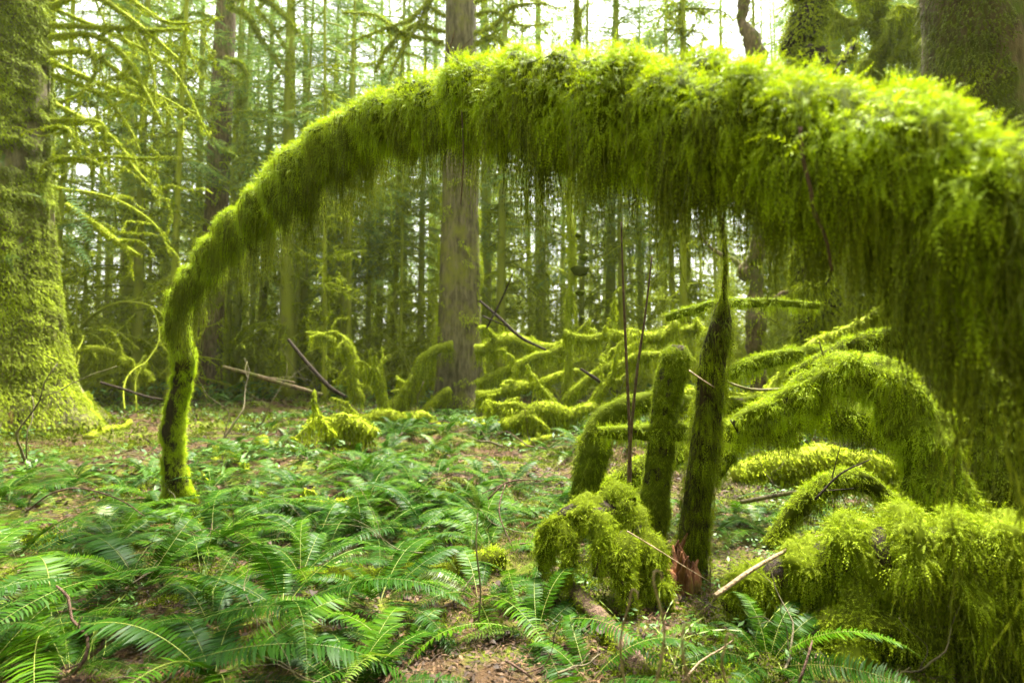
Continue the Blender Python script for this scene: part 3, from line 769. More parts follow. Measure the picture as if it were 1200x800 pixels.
low_ = [footed([(905, 800, 1.75, .03), (950, 750, 1.75, .045), (1010, 735, 1.7, .05), (1080, 745, 1.65, .05), (1160, 770, 1.6, .05), (1260, 800, 1.5, .05)]), footed([(1020, 655, 1.8, .03), (1012, 700, 1.72, .03), (1000, 770, 1.65, .035), (990, 830, 1.6, .04)])]
M('mossy_branch', 'knotted mossy branches half in shadow beneath the draped log at the lower right', 'mossy branch', low_, dens=16000, L=.035, W=.005, K=6, droop=.34, hang=6000, hL=.18, hW=.002, tang=.9, g=1.4, crease=.5, lobe=.45, mosskey='moss_olive')
r6 = [footed([(636, 668, 2.2, .022), (644, 630, 2.2, .032), (664, 604, 2.2, .038), (700, 598, 2.2, .044), (732, 608, 2.2, .048), (754, 640, 2.15, .046), (768, 690, 2.1, .05), (776, 730, 2.1, .05)]),
      footed([(700, 598, 2.15, .03), (706, 630, 2.08, .026), (700, 675, 2.05, .02)]), footed([(664, 606, 2.2, .025), (668, 640, 2.12, .022), (660, 690, 2.1, .018)]),
      footed([(716, 592, 2.2, .03), (722, 575, 2.25, .03), (735, 590, 2.2, .03)]), footed([(735, 625, 2.1, .03), (728, 670, 2.02, .028), (742, 720, 2.0, .02)])]
M('mossy_root', 'gnarled root looped above the ground beside the slim post under loose bright moss', 'root', r6, dens=26000, L=.026, W=.0048, K=5, droop=.3, hang=5000, hL=.10, hW=.0018, tang=.9, g=1.2, crease=.8, lobe=.6, mosskey='moss_olive')
r7 = [footed([(650, 668, 2.25, .022), (680, 700, 2.05, .03), (712, 735, 1.85, .034), (745, 780, 1.65, .038), (770, 850, 1.5, .04)])]
M('fallen_limb', 'decaying limb with half its moss worn off, running toward the viewer at the bottom edge', 'log', r7, bark='bark_twig', dens=22000, L=.022, W=.004, K=5, patch=.40, psc=7, matr=1.0, mosskey='moss_short')
r9 = [footed([(350, 722, 2.25, .035), (385, 700, 2.3, .05), (430, 695, 2.3, .055), (480, 692, 2.35, .05), (520, 680, 2.4, .05), (556, 664, 2.45, .045), (590, 650, 2.5, .03)])]
for c in r9: c[:, 2] = np.maximum(c[:, 2], gz(c[:, 0], c[:, 1]) + .01)
M('mossy_log', 'low rounded log sunk among the ferns and cushioned with yellow moss', 'log', r9, dens=12000, L=.028, W=.0055, K=4, droop=.3, mosskey='moss_fresh', tang=.8)
c = footed([(360, 760, 1.95, .03), (430, 778, 1.9, .035), (520, 765, 1.9, .035), (600, 770, 1.88, .04), (660, 785, 1.8, .04)])
M('mossy_log', 'thin mossy log half hidden at the bottom edge in front of the cushioned log', 'log', [c], dens=9000, L=.03, W=.005, K=4, mosskey='moss_short', patch=.42, psc=6)
for lab, rows, kw in [
    ('bright level branch with combed moss seen above the humped bough', [(780, 372, 3.6, .02), (840, 356, 3.5, .022), (900, 354, 3.5, .02), (960, 358, 3.4, .015)], dict(hang=1500, hL=.08)),
    ('short pale mossy branch behind the dark leaning snag', [(840, 445, 3.4, .03), (880, 426, 3.3, .034), (925, 416, 3.3, .034), (970, 412, 3.4, .03)], dict(hang=1500, hL=.1)),
    ('mossy branch bowed low behind the dark leaning snag', [(830, 560, 3.4, .05), (860, 520, 3.4, .05), (890, 500, 3.4, .05), (935, 515, 3.4, .04)], dict(hang=900, hL=.15)),
    ('mossy branch resting on the ground behind the draped log', [(900, 640, 2.8, .03), (950, 580, 2.8, .04), (1000, 560, 2.8, .04), (1050, 590, 2.8, .03)], dict(hang=1800, hL=.15)),
    ('mossy branch hanging with threads between the humped bough and the steep bough', [(930, 440, 2.9, .03), (1000, 405, 2.9, .04), (1080, 395, 2.9, .045), (1150, 420, 2.9, .05)], dict(hang=3000, hL=.25)),
]:
    M('mossy_branch', lab, 'mossy branch', [footed(rows)], dens=15000, L=.03, W=.005, K=5, **kw)

# bare sticks and saplings
def stick(name, label, rows, key='bark_twig', side=None, cat='twig', sides=7, r=.15):
    c = px(rows, .03); t = MB(); tube(t, c, sides, rough=r, rs=40)
    loc = c[0, :3]
    if side:
        for q in side: tube(t, px(q, .02), 5, rough=r, rs=40)
    o = t.build(name, key, origin=loc, smooth=True); return tag(o, label, cat)
stick('bare_sapling', 'thin bare brown stem standing upright left of the slim broken-off post', [(738, 600, 2.45, .0085), (738, 520, 2.45, .0075), (734, 420, 2.45, .0065), (730, 330, 2.42, .005), (728, 260, 2.4, .003)], cat='sapling')
stick('bare_sapling', 'thin bare brown stem leaning right as it rises, left of the slim broken-off post', [(736, 590, 2.4, .0075), (738, 530, 2.4, .007), (746, 440, 2.38, .006), (756, 370, 2.36, .0045), (764, 300, 2.34, .003)], cat='sapling')
stick('pale_stick', 'pale barkless stick slanting up to the right before the draped log', [(838, 698, 1.7, .008), (880, 668, 1.8, .0075), (920, 645, 1.9, .006), (945, 632, 1.95, .005), (990, 620, 2.05, .003)], 'wood_pale', cat='stick')
stick('pale_twig', 'fine pale twig curving down from the looped root', [(735, 622, 2.0, .0028), (765, 640, 1.95, .0026), (800, 662, 1.9, .002), (830, 680, 1.88, .001)], 'wood_pale')
stick('pale_twig', 'short pale twig poking out from the dark leaning snag', [(808, 434, 1.85, .003), (822, 444, 1.8, .0025), (838, 454, 1.78, .0012)], 'wood_pale')
stick('grey_branch', 'weathered grey branch lying level behind the dark leaning snag', [(835, 440, 2.6, .006), (880, 456, 2.6, .007), (935, 452, 2.6, .008), (965, 430, 2.6, .006), (960, 400, 2.6, .003)], 'bark_grey', cat='branch')
stick('grey_branch', 'weathered grey branch lying on the ground past the dark leaning snag', [(868, 588, 3.0, .012), (910, 580, 3.0, .012), (960, 570, 3.05, .01), (1010, 545, 3.1, .005)], 'bark_grey', cat='branch')
stick('dark_twig', 'thin dark twig fanning out under the humped bough', [(955, 585, 2.3, .005), (985, 555, 2.3, .004), (1020, 538, 2.3, .002)], 'bark_dark', side=[[(965, 575, 2.3, .003), (1000, 572, 2.3, .0015)], [(975, 560, 2.3, .003), (985, 520, 2.3, .001)]])
stick('fallen_twig', 'forked grey-brown twig held up above the ferns at the lower left', [(86, 790, 1.55, .004), (100, 770, 1.57, .005), (102, 745, 1.6, .0045), (84, 725, 1.62, .004), (80, 700, 1.64, .004), (66, 686, 1.65, .003)], side=[[(102, 745, 1.6, .003), (92, 735, 1.6, .003), (96, 722, 1.6, .0015)], [(98, 775, 1.57, .0035), (76, 785, 1.55, .002)]])
stick('fallen_twig', 'long dark twig arched low across the ground at the left', [(30, 600, 2.9, .004), (60, 578, 2.9, .004), (95, 572, 2.9, .004), (140, 585, 2.8, .0035), (170, 605, 2.7, .002)])
stick('fallen_twig', 'thin mossy twig standing upright among the ferns near the middle of the floor', [(560, 735, 1.9, .003), (563, 690, 1.93, .0035), (558, 640, 1.95, .003), (560, 600, 2.0, .002)], 'bark_grey')
stick('fallen_twig', 'tangled reddish twig arching over the ferns right of the middle', [(572, 585, 2.3, .0035), (590, 567, 2.35, .004), (610, 562, 2.4, .003), (635, 563, 2.4, .002)], side=[[(592, 567, 2.35, .003), (585, 600, 2.25, .003), (600, 640, 2.15, .0015)], [(590, 567, 2.35, .003), (565, 578, 2.3, .002)]])
stick('fallen_twig', 'grey twig lying aslant on bare litter below the cushioned log', [(468, 728, 2.0, .004), (500, 715, 2.05, .004), (530, 705, 2.1, .003), (556, 672, 2.2, .002)], 'bark_grey')
stick('fallen_twig', 'dark wet twig lying in the litter at the bottom middle', [(500, 790, 1.75, .007), (545, 765, 1.8, .007), (585, 750, 1.85, .006), (600, 742, 1.86, .004)], 'bark_dark')
stick('fallen_twig', 'pale bent twig lying at the bottom edge left of the middle', [(470, 786, 1.68, .004), (500, 790, 1.68, .005), (520, 794, 1.68, .004)], 'bark_grey')
stick('fallen_twig', 'pinkish bare twig curving through grass stems at the bottom', [(800, 800, 1.5, .0035), (820, 775, 1.52, .003), (845, 760, 1.55, .002), (858, 750, 1.56, .001)], 'wood_pale')
stick('fallen_twig', 'red-brown twig standing in front of the draped log', [(936, 800, 1.45, .004), (945, 775, 1.47, .0035), (952, 750, 1.5, .002)], 'bark_twig')
stick('fallen_branch', 'dark bare branch slanting down to the right past the foot of the brown trunk', [(338, 398, 9.5, .03), (360, 425, 9.3, .035), (385, 452, 9.1, .04), (405, 465, 9, .03)], 'bark_dark', cat='branch')
stick('fallen_branch', 'long dark branch lying level on the floor behind the arch foot', [(262, 430, 12, .04), (300, 440, 11.8, .05), (340, 452, 11.5, .05), (378, 462, 11.2, .03)], 'bark_brown', cat='branch', side=[[(300, 440, 11.8, .03), (345, 448, 11.5, .02)]])
stick('fallen_branch', 'bent dark branch lying between the huge left trunk and the arch foot', [(118, 448, 9, .02), (145, 456, 8.8, .022), (170, 464, 8.6, .02), (190, 468, 8.4, .014)], 'bark_dark', cat='branch')
stick('fallen_branch', 'bare dark branch propped in a cross beside the middle trunk', [(562, 352, 10.2, .02), (585, 372, 10, .03), (610, 395, 9.8, .03), (640, 410, 9.7, .02)], 'bark_dark', cat='branch', side=[[(570, 385, 10, .02), (588, 350, 10, .02), (602, 318, 10, .01)], [(565, 370, 10, .015), (600, 385, 9.9, .015)]])
stick('fallen_branch', 'dark branch sloping through the moss tangle right of the thin mossy tree', [(680, 432, 8, .02), (705, 448, 7.9, .03), (728, 462, 7.8, .025)], 'bark_dark', cat='branch')

# ================================================================== FERNS
rng = np.random.default_rng(200)
def frond_mesh(L, elev, bend, npair, plen, pw, sway=.0, key='fern_green', droop=.25, age=0.):
    """a sword fern frond pointing along +X from the origin: arched stalk, narrow toothless leaflets in a V"""
    S = 22; pts = [np.zeros(3)]; a = elev; az = 0
    ds = []
    for k in range(S):
        a = max(a - bend / S * (.5 + 1.2 * k / S), -.75); az += sway / S
        d = np.array([math.cos(a) * math.cos(az), math.cos(a) * math.sin(az), math.sin(a)]); ds.append(d)
        pts.append(pts[-1] + d * L / S)
    pts = np.array(pts); ds = np.array(ds + [ds[-1]])
    mb = MB()
    rad = np.linspace(.0022, .0006, S + 1)
    tube(mb, np.c_[pts, rad], 5, mi=1, cap=False, rnd=rng.random())
    u = np.linspace(.12, .995, npair)
    fi = u * S; i0 = np.minimum(fi.astype(int), S - 1); f = (fi - i0)[:, None]
    B = pts[i0] * (1 - f) + pts[i0 + 1] * f; D = nrm(ds[i0])
    side = nrm(np.cross(D, [0, 0, 1.0])); upv = np.cross(side, D)
    prof = np.clip(np.minimum(.45 + u * 2.2, 1.0) * (1 - np.clip((u - .45) / .55, 0, 1) ** 1.7), .04, 1)
    base_r = rng.random()
    for sg in (-1, 1):
        n = npair
        l = plen * prof * (1 + rng.normal(0, .05, n)); w = pw * (.5 + .5 * prof)
        if age: l *= (rng.random(n) > age * .3)
        out = nrm(side * sg + D * (.22 + rng.normal(0, .05, n))[:, None] + upv * (.12 + rng.normal(0, .07, n))[:, None])
        tw = rng.normal(0, .22, n)[:, None]
        wv = nrm(D + upv * (tw + .28 * 1)); wv = nrm(wv - out * (wv * out).sum(-1, keepdims=True))
        dn = -np.array([0, 0, 1.0])
        b0 = B; m1 = b0 + out * (l * .45)[:, None] + dn * (l * droop * .18)[:, None]; tp = b0 + nrm(out + D * .12) * l[:, None] + dn * (l * droop * .75)[:, None]
        W = (w * .5)[:, None]
        V = np.stack([b0 - wv * W * .55, b0 + wv * W * .8, m1 - wv * W * .9, m1 + wv * W, tp], 1)
        b = np.arange(n)[:, None] * 5
        T = np.concatenate([b + [0, 2, 1], b + [1, 2, 3], b + [2, 4, 3]])
        mb.add(V.reshape(-1, 3), T, rnd=np.repeat(np.clip(base_r + rng.normal(0, .12, n), 0, 1), 5), tip=np.tile([0, 0, .5, .5, 1], n))
    return mb.data('frond', [key, 'fern_stalk'])

FR = [frond_mesh(.85, R(54), R(95), 58, .085, .0115, .25), frond_mesh(.95, R(44), R(85), 64, .09, .012, -.3), frond_mesh(.75, R(60), R(115), 52, .075, .011, .1, droop=.45),
      frond_mesh(1.0, R(36), R(70), 66, .095, .0125, .15, droop=.4), frond_mesh(.7, R(28), R(60), 50, .07, .0105, -.1), frond_mesh(.85, R(46), R(120), 56, .085, .0115, .35, droop=.5),
      frond_mesh(.6, R(64), R(95), 44, .06, .010, -.2)]
FRD = [frond_mesh(.6, R(30), R(95), 28, .06, .010, .3, 'fern_dead', .9, 1), frond_mesh(.7, R(20), R(60), 30, .065, .010, -.3, 'fern_dead', .7, 1)]
FRY = [frond_mesh(.6, R(50), R(80), 34, .07, .013, .1, 'fern_yellow')]

def fern_proto(n, dead=1, flat=0., label='', scale=1.0, yl=0):
    t = thing('sword_fern', label, 'fern')
    a0 = rng.random() * 6.28
    for k in range(n):
        a = a0 + 2 * math.pi * k / n + rng.normal(0, .22)
        o = link_part('frond', FR[rng.integers(len(FR))] if k >= yl else FRY[0], t)
        s = scale * (.72 + .45 * rng.random())
        o.rotation_euler = (rng.normal(0, .16), flat * .9 + rng.normal(0, .14), a); o.scale = (s, s, s)
    for k in range(dead):
        o = link_part('frond', FRD[rng.integers(2)], t); o['label'] = 'dead brown frond'
        o.rotation_euler = (rng.normal(0, .3), .25, rng.random() * 6.28); s = scale * (.7 + .3 * rng.random()); o.scale = (s, s, s)
    return t
used = []
FERN_SPOTS = [  # px, py of the crown, size, label
    (60, 745, .62, 'large glossy sword fern filling the bottom left corner'),
    (250, 800, .60, 'glossy sword fern at the bottom edge whose fronds sweep right'),
    (165, 690, .58, 'dark green sword fern left of the bottom middle, its fronds lying low'),
    (330, 715, .60, 'sword fern with combed dark fronds arching over a hollow just left of the cushioned log'),
    (20, 655, .60, 'sword fern at the left edge above the bottom left corner'),
    (250, 640, .55, 'bluish green sword fern just in front of the arch foot'),
    (120, 620, .5, 'yellowish sword fern between the arch foot and the left edge'),
    (370, 640, .5, 'sword fern spreading beside a patch of bare red-brown soil'),
    (420, 610, .6, 'sword fern with long fronds near the middle, its fronds crossing toward the left'),
    (500, 625, .62, 'tall sword fern in the middle of the floor near the upright mossy twig'),
    (560, 700, .45, 'small sword fern behind the upright mossy twig'),
    (630, 745, .50, 'sword fern with combed fronds beside the worn decaying limb'),
    (470, 775, .42, 'small dark sword fern on the litter at the bottom middle'),
    (690, 800, .4, 'small sword fern at the bottom edge by the worn decaying limb'),
    (900, 780, .38, 'small shaded fern in front of the draped log'),
    (860, 600, .45, 'shaded fern behind the dark leaning snag'),
    (975, 615, .4, 'pale bluish fern under the humped bough'),
    (20, 560, .6, 'sword fern at the foot of the huge left trunk'),
    (410, 820, .42, 'low broad fern cut off by the bottom edge'),
    (-30, 800, .5, 'sword fern half outside the bottom left corner'),
]
protos = [fern_proto(n, dd, fl, yl=yl) for n, dd, fl, yl in ((13, 3, .16, 0), (11, 4, .25, 1), (15, 2, .1, 0), (10, 4, .35, 1), (12, 2, .2, 0), (9, 5, .3, 1), (7, 4, .35, 1), (16, 3, .15, 0))]
pused = [False] * len(protos)
def put_fern(x, y, s, label, group='sword ferns on the forest floor'):
    k = int(rng.integers(len(protos)))
    o = protos[k] if not pused[k] else copy_tree(protos[k]); pused[k] = True
    place(o, (x, y, float(gz(x, y)) - .01), rng.random() * 6.28, s, (rng.normal(0, .08), rng.normal(0, .08)), label, group)
for a, b_, s, lab in FERN_SPOTS:
    q = G(a, b_); put_fern(q[0], q[1], s * 1.45, lab); used.append((q[0], q[1]))
def free(x, y, r):
    return all((x - a) ** 2 + (y - b_) ** 2 > r * r for a, b_ in used)
for zone, n, r0, r1, a0, a1, s0, lab in (
        ('a', 130, 2.1, 6.0, -47, 10, .60, 'mid-green sword fern in the crowd between the arch foot and the cushioned log'),
        ('b', 90, 5.5, 12, -44, 16, .7, 'sword fern growing on the open floor behind the arch foot'),
        ('c', 26, 3.2, 9, 12, 44, .5, 'fern half hidden in the mossy tangle right of the slim post'),
        ('d', 60, 11, 26, -46, 46, .8, 'distant fern on the forest floor beyond the middle trunk')):
    m = 0
    for _ in range(n * 8):
        a = math.radians(rng.uniform(a0, a1)); r = rng.uniform(r0, r1); x, y = r * math.sin(a), r * math.cos(a)
        if fbm(np.array([[x * .7, y * .7, 0]]), 91)[0] < .42: continue
        if not free(x, y, .19 + .02 * r): continue
        if abs(x - (-5.9 + 0)) < 1.9 and 6 < y < 10.5: continue
        put_fern(x, y, s0 * (.7 + .5 * rng.random()), lab, lab.replace('sword fern', 'sword ferns')); used.append((x, y)); m += 1
        if m >= n: break

# single fronds the photo shows crossing the foreground
def lone_frond(label, p0, p1, k, s, key=None, roll=0):
    a = P(*p0); b_ = P(*p1); v = b_ - a
    t = thing('fern_frond', label, 'fern frond', tuple(a))
    o = link_part('leaflets', (FRD if key == 'dead' else FRY if key == 'y' else FR)[k], t)
    t.rotation_euler = (roll, -math.atan2(v[2], math.hypot(v[0], v[1])) + R(12), math.atan2(v[1], v[0])); t.scale = (s, s, s)
lone_frond('long glossy frond arching level along the bottom edge left of the middle', (150, 800, 1.52), (470, 790, 1.6), 3, .95)
lone_frond('glossy frond reaching right above the bottom edge frond', (190, 745, 1.85), (440, 735, 1.8), 3, .85)
lone_frond('small curled pale frond held upright in the middle of the floor', (560, 605, 2.0), (545, 565, 2.05), 0, .28, 'y')
lone_frond('orange dead frond lying near the arch foot', (120, 640, 2.9), (205, 595, 3.0), 1, .7, 'dead')
lone_frond('brown dead frond curled against the foot of the huge left trunk', (12, 500, 5.6), (10, 470, 5.5), 0, .5, 'dead')

# ================================================================== GRASS, TWIGS, BARK CHIPS
rng = np.random.default_rng(201)
def blades(label, a, b_, n, hgt, key='grass_blade'):
    q = G(a, b_); mb = MB()
    p = q + rng.normal(0, .03, (n, 3)) * [1, 1, 0]
    sprigs(mb, p, np.array([0, 0, 1.0]) + rng.normal(0, .45, (n, 3)), hgt * (.5 + .7 * rng.random(n)), .0022, K=7, droop=.13, feather=False, jit=.04, fwd=0, taper=False)
    tag(mb.build('grass_tuft', key, origin=q), label, 'grass tuft')
blades('loose tuft of thin yellow-green grass at the bottom edge right of the worn limb', 770, 790, 14, .3)
blades('curving grass blades in front of the draped log', 880, 770, 12, .3)
blades('sparse tuft of grass by the looped root', 700, 640, 9, .22)
blades('few long grass blades at the lower left corner', 100, 790, 9, .25)
blades('grass blades beside the cushioned log', 250, 700, 8, .25)

t = thing('dead_stalks', 'pale dead fern stalks with curled tips standing near the bottom edge by the worn limb', 'plant', tuple(G(790, 790)))
for a, b_, d in ((738, 690, 1.05), (766, 668, .95), (800, 730, .85), (850, 742, .95)):
    c = spline([(*P(a + 40 * math.sin(a), 880, d), .0028), (*P(a + 12 * math.sin(a * 1.7), (b_ + 840) / 2, d), .0024), (*P(a, b_ + 14, d), .002), (*P(a + 3, b_, d), .002), (*P(a + 9, b_ + 4, d), .0018), (*P(a + 9, b_ + 12, d), .0014)], .012)
    mb = MB(); tube(mb, c, 6, rough=.3, rs=60); mb.build('stalk', 'wood_pale', t, smooth=True)
tw0 = []
for k in range(5):
    mb = MB(); L = .16 + .08 * k
    for c in grow((0, 0, 0), (1, 0, .05), L, .0035, 1, grav=.02, wig=.22, nch=2, step=.02, spread=.5, rmin=.001): tube(mb, c, 5, rough=.2, rs=60)
    tw0.append(mb.data('fallen_twig', 'bark_twig' if k % 2 else 'bark_grey'))
def lay(name, me, n, r0, r1, a0, a1, label, group, cat, s0=1., h=.02, power=1.):
    for _ in range(n):
        a = math.radians(rng.uniform(a0, a1)); r = r0 + (r1 - r0) * rng.random() ** power; x, y = r * math.sin(a), r * math.cos(a)
        o = bpy.data.objects.new(name, me[rng.integers(len(me))]); COL.objects.link(o)
        o.location = (x, y, float(gz(x, y)) + h * rng.random() + .008); s = s0 * (.6 + .8 * rng.random()); o.scale = (s, s, s)
        o.rotation_euler = (rng.normal(0, .1), rng.normal(0, .12), rng.random() * 6.28); o['label'] = label; o['category'] = cat; o['group'] = group
lay('fallen_twig', tw0, 120, 1.6, 6, -45, 42, 'small dry twig dropped on the litter between the ferns', 'small dry twigs on the floor', 'twig', h=.05)
lay('fallen_twig', tw0, 60, 6, 16, -42, 42, 'dry stick on the forest floor around the middle trunk', 'dry sticks around the middle trunk', 'twig', s0=3.5, h=.1)
def leafmesh(s, seed):
    mb = MB(); n = 9; u = np.linspace(0, 1, n); w = np.sin(u ** .8 * math.pi) * s * .42 + .0004; z = s * .25 * np.sin(u * 3 + seed)
    L = np.stack([u * s, w, z + w * .5], -1); Rr = np.stack([u * s, -w, z + w * .35], -1); C = np.stack([u * s, 0 * u, z], -1)
    V = np.vstack([L, C, Rr]); i = np.arange(n - 1)
    mb.add(V, None, np.concatenate([np.stack([i, i + 1, n + i + 1, n + i], -1), np.stack([n + i, n + i + 1, 2 * n + i + 1, 2 * n + i], -1)]))
    return mb.data('dead_leaf', 'litter', True)
lay('dead_leaf', [leafmesh(.035, k) for k in range(5)], 90, 1.6, 4.5, -45, 42, 'curled brown dead leaf lying between the ferns', 'curled dead leaves among the ferns', 'leaf', h=.05)

# rotten red-brown stump and wood
mb = MB(); q = G(800, 690)
for k in range(16):
    a = rng.random() * 6.28; rr_ = .03 + .09 * rng.random(); c = q + [rr_ * math.cos(a), rr_ * math.sin(a), -.03]
    tube(mb, spline([(*c, .022), (*(c + [rng.normal(0, .02), rng.normal(0, .02), .10]), .018), (*(c + [rng.normal(0, .03), rng.normal(0, .03), .12 + .12 * rng.random()]), .004)], .03), 6, rough=.4, rs=30)
tag(mb.build('rotten_stump', 'wood_rotten', origin=q, smooth=True), 'crumbling red-brown stump remnant at the foot of the dark leaning snag', 'stump')
mb = MB(); q = P(990, 640, 2.0)
for k in range(14):
    c = q + [rng.normal(0, .06), rng.normal(0, .02), 0]
    tube(mb, spline([(*(c + [0, 0, .03]), .008), (*(c + [rng.normal(0, .015), -.02, -.03]), .009), (*(c + [rng.normal(0, .02), -.03, -.09]), .002)], .02), 5, rough=.4, rs=40)
tag(mb.build('rotten_bark', 'wood_rotten', origin=q, smooth=True), 'ragged strip of rotten orange-brown bark hanging on the top of the draped log', 'bark')

# ================================================================== MID-DISTANCE TANGLE
def far_mossy(name, label, rows, dens=1500, L=.045, W=.015, group=None, key='moss_far', loc=None, paths=None, hang=.0, tw=4, cat='mossy branch', bark='bark_mossy', twl=.8):
    paths = paths or [px(rows, .08)]
    base = paths[0][0, :3] if loc is None else loc
    t = thing(name, label, cat, tuple(base), group); w = MB(); m = MB()
    for c in paths:
        kk = np.stack([vnoise(c[:, :3] * 2.6, 61), vnoise(c[:, :3] * 2.6, 62), vnoise(c[:, :3] * 2.6, 63)], -1) - .5
        c[:, :3] += kk * min(.5, 5 * c[:, 3].mean()) * np.linspace(.3, 1, len(c))[:, None]; c[:, 3] *= .55 + .9 * vnoise(c[:, :3] * 5, 64)
    main = list(paths)
    for c in main:
        for _ in range(tw):
            k = rng.integers(len(c) // 6, len(c) - 1)
            paths = paths + grow(c[k, :3], np.array([rng.normal(0, .6), rng.normal(0, .4), .6 + rng.normal(0, .5)]), twl * (.4 + .8 * rng.random()), max(.012, c[k, 3] * .35), 0, grav=.1, wig=.3, step=.09)
    for c in paths: tube(w, c, 8, rough=.3, rs=8)
    w.build('wood', bark, t, smooth=True)
    for c in paths:
        seg = np.linalg.norm(np.diff(c[:, :3], axis=0), axis=1); area = (seg * (c[:-1, 3] + c[1:, 3]) * math.pi).sum() + .05 * seg.sum()
        pos, nv, tv, _ = on_tube(c, int(area * dens * 2))
        d = nv + rng.normal(0, .4, pos.shape) + [0, 0, .1]
        sprigs(m, pos, d, L * (.4 + rng.random(len(pos))), W, K=3, droop=.55, nrmv=nv, feather=False)
        k = (nv[:, 2] < 0) & (rng.random(len(nv)) < .55) & (vnoise(pos * 4, 9) > .45)
        strands(m, pos[k], (.12 + .25 * rng.random(k.sum())), .012, K=4)
    m.build('moss', key, t)
    return t
for lab, rows in [
    ('thick mossy log leaning against the left foot of the big middle trunk', [(452, 492, 11, .16), (475, 462, 10.9, .15), (500, 432, 10.9, .13), (525, 408, 11, .10)]),
    ('mossy limb lying low at the left foot of the big middle trunk', [(480, 500, 10.7, .10), (500, 478, 10.7, .11), (525, 455, 10.8, .08)]),
    ('mossy log lying level on the ground left of the big middle trunk', [(370, 500, 8.3, .09), (405, 492, 8.4, .10), (450, 488, 8.6, .10), (500, 494, 9, .07)]),
    ('mossy branch curving up like a hook left of the big middle trunk', [(455, 500, 9.5, .08), (448, 460, 9.5, .06), (440, 432, 9.5, .06), (425, 440, 9.5, .04)]),
    ('mossy stub standing in a row of stubs left of the big middle trunk', [(420, 470, 10.5, .07), (418, 430, 10.5, .08), (410, 402, 10.5, .09), (398, 384, 10.5, .03)]),
    ('sloping mossy branch with humps over the fallen branch left of the middle', [(360, 388, 11.5, .04), (385, 395, 11.4, .05), (405, 412, 11.3, .06), (425, 430, 11.2, .07), (445, 455, 11, .06)]),
    ('broad mossy log raised at chest height just right of the big middle trunk', [(560, 408, 10.8, .13), (585, 402, 10.7, .16), (610, 403, 10.6, .15), (640, 408, 10.4, .09), (665, 404, 10.2, .07)]),
    ('mossy branch sloping down under the raised log right of the big middle trunk', [(560, 450, 10.5, .07), (600, 430, 10.3, .07), (645, 412, 10.1, .06), (680, 400, 10, .05)]),
    ('mossy limb lying just above the floor right of the big middle trunk', [(560, 462, 10, .08), (600, 455, 10, .10), (640, 450, 9.8, .08), (690, 440, 9.6, .05)]),
    ('long mossy branch slanting up to the right toward the green post', [(660, 470, 8.2, .06), (710, 430, 8, .06), (750, 402, 7.8, .07), (790, 378, 7.6, .06)]),
    ('level mossy branch behind the two bare brown stems', [(660, 392, 8.6, .05), (700, 396, 8.5, .06), (760, 396, 8.3, .06), (820, 388, 8, .05)]),
    ('mossy branch bowed behind the two bare brown stems', [(690, 478, 7.6, .05), (715, 440, 7.5, .05), (745, 420, 7.4, .05), (790, 412, 7.3, .04)]),
    ('mossy log lying on the floor in front of the thin mossy tree', [(590, 500, 7.2, .08), (630, 486, 7.3, .09), (670, 476, 7.4, .07), (700, 480, 7.5, .05)]),
    ('low mossy limb on the floor right of the trunk foot', [(570, 478, 9.2, .06), (600, 485, 8.6, .07), (640, 505, 7.6, .07), (680, 530, 6.8, .05)]),
    ('mossy hump of a root on the floor left of the middle', [(378, 525, 6.2, .05), (392, 505, 6.2, .08), (412, 500, 6.2, .08), (440, 512, 6.2, .05)]),
    ('yellowish mossy branch bowed on the floor behind the arch foot', [(100, 408, 11, .05), (130, 412, 11, .07), (155, 425, 11, .06), (180, 445, 11, .04)]),
    ('mossy branch crossing behind the dark leaning snag', [(790, 455, 5.4, .05), (850, 470, 5.2, .06), (920, 478, 5, .06), (990, 470, 5, .05)]),
    ('mossy branch reaching up right behind the humped bough', [(850, 500, 5.5, .05), (910, 450, 5.4, .06), (970, 400, 5.3, .05), (1040, 360, 5.2, .03)]),
    ('mossy log on the floor behind the draped log', [(860, 560, 4.4, .07), (930, 545, 4.4, .09), (1010, 540, 4.4, .09), (1090, 556, 4.4, .06)]),
]:
    far_mossy('mossy_branch', lab, rows)
for k in range(16):
    a = math.radians(rng.uniform(-40, 12)); r = rng.uniform(3.6, 10); x, y = r * math.sin(a), r * math.cos(a); h = rng.uniform(0, 3.14); L = .25 + .09 * r * rng.random(); rr = .02 + .008 * r * rng.random()
    pts = [(x + L * (u - .5) * math.cos(h) + rng.normal(0, .03), y + L * (u - .5) * math.sin(h) + rng.normal(0, .03), float(gz(x + L * (u - .5) * math.cos(h), y + L * (u - .5) * math.sin(h))) + rr * .5, rr * (1 - .4 * u)) for u in np.linspace(0, 1, 5)]
    far_mossy('mossy_log', 'short moss-covered log lying among the ferns behind the arch foot', None, paths=[spline(pts, .05)], dens=2600, L=.03, W=.009, tw=1, twl=.25, cat='log', group='short mossy logs among the ferns')
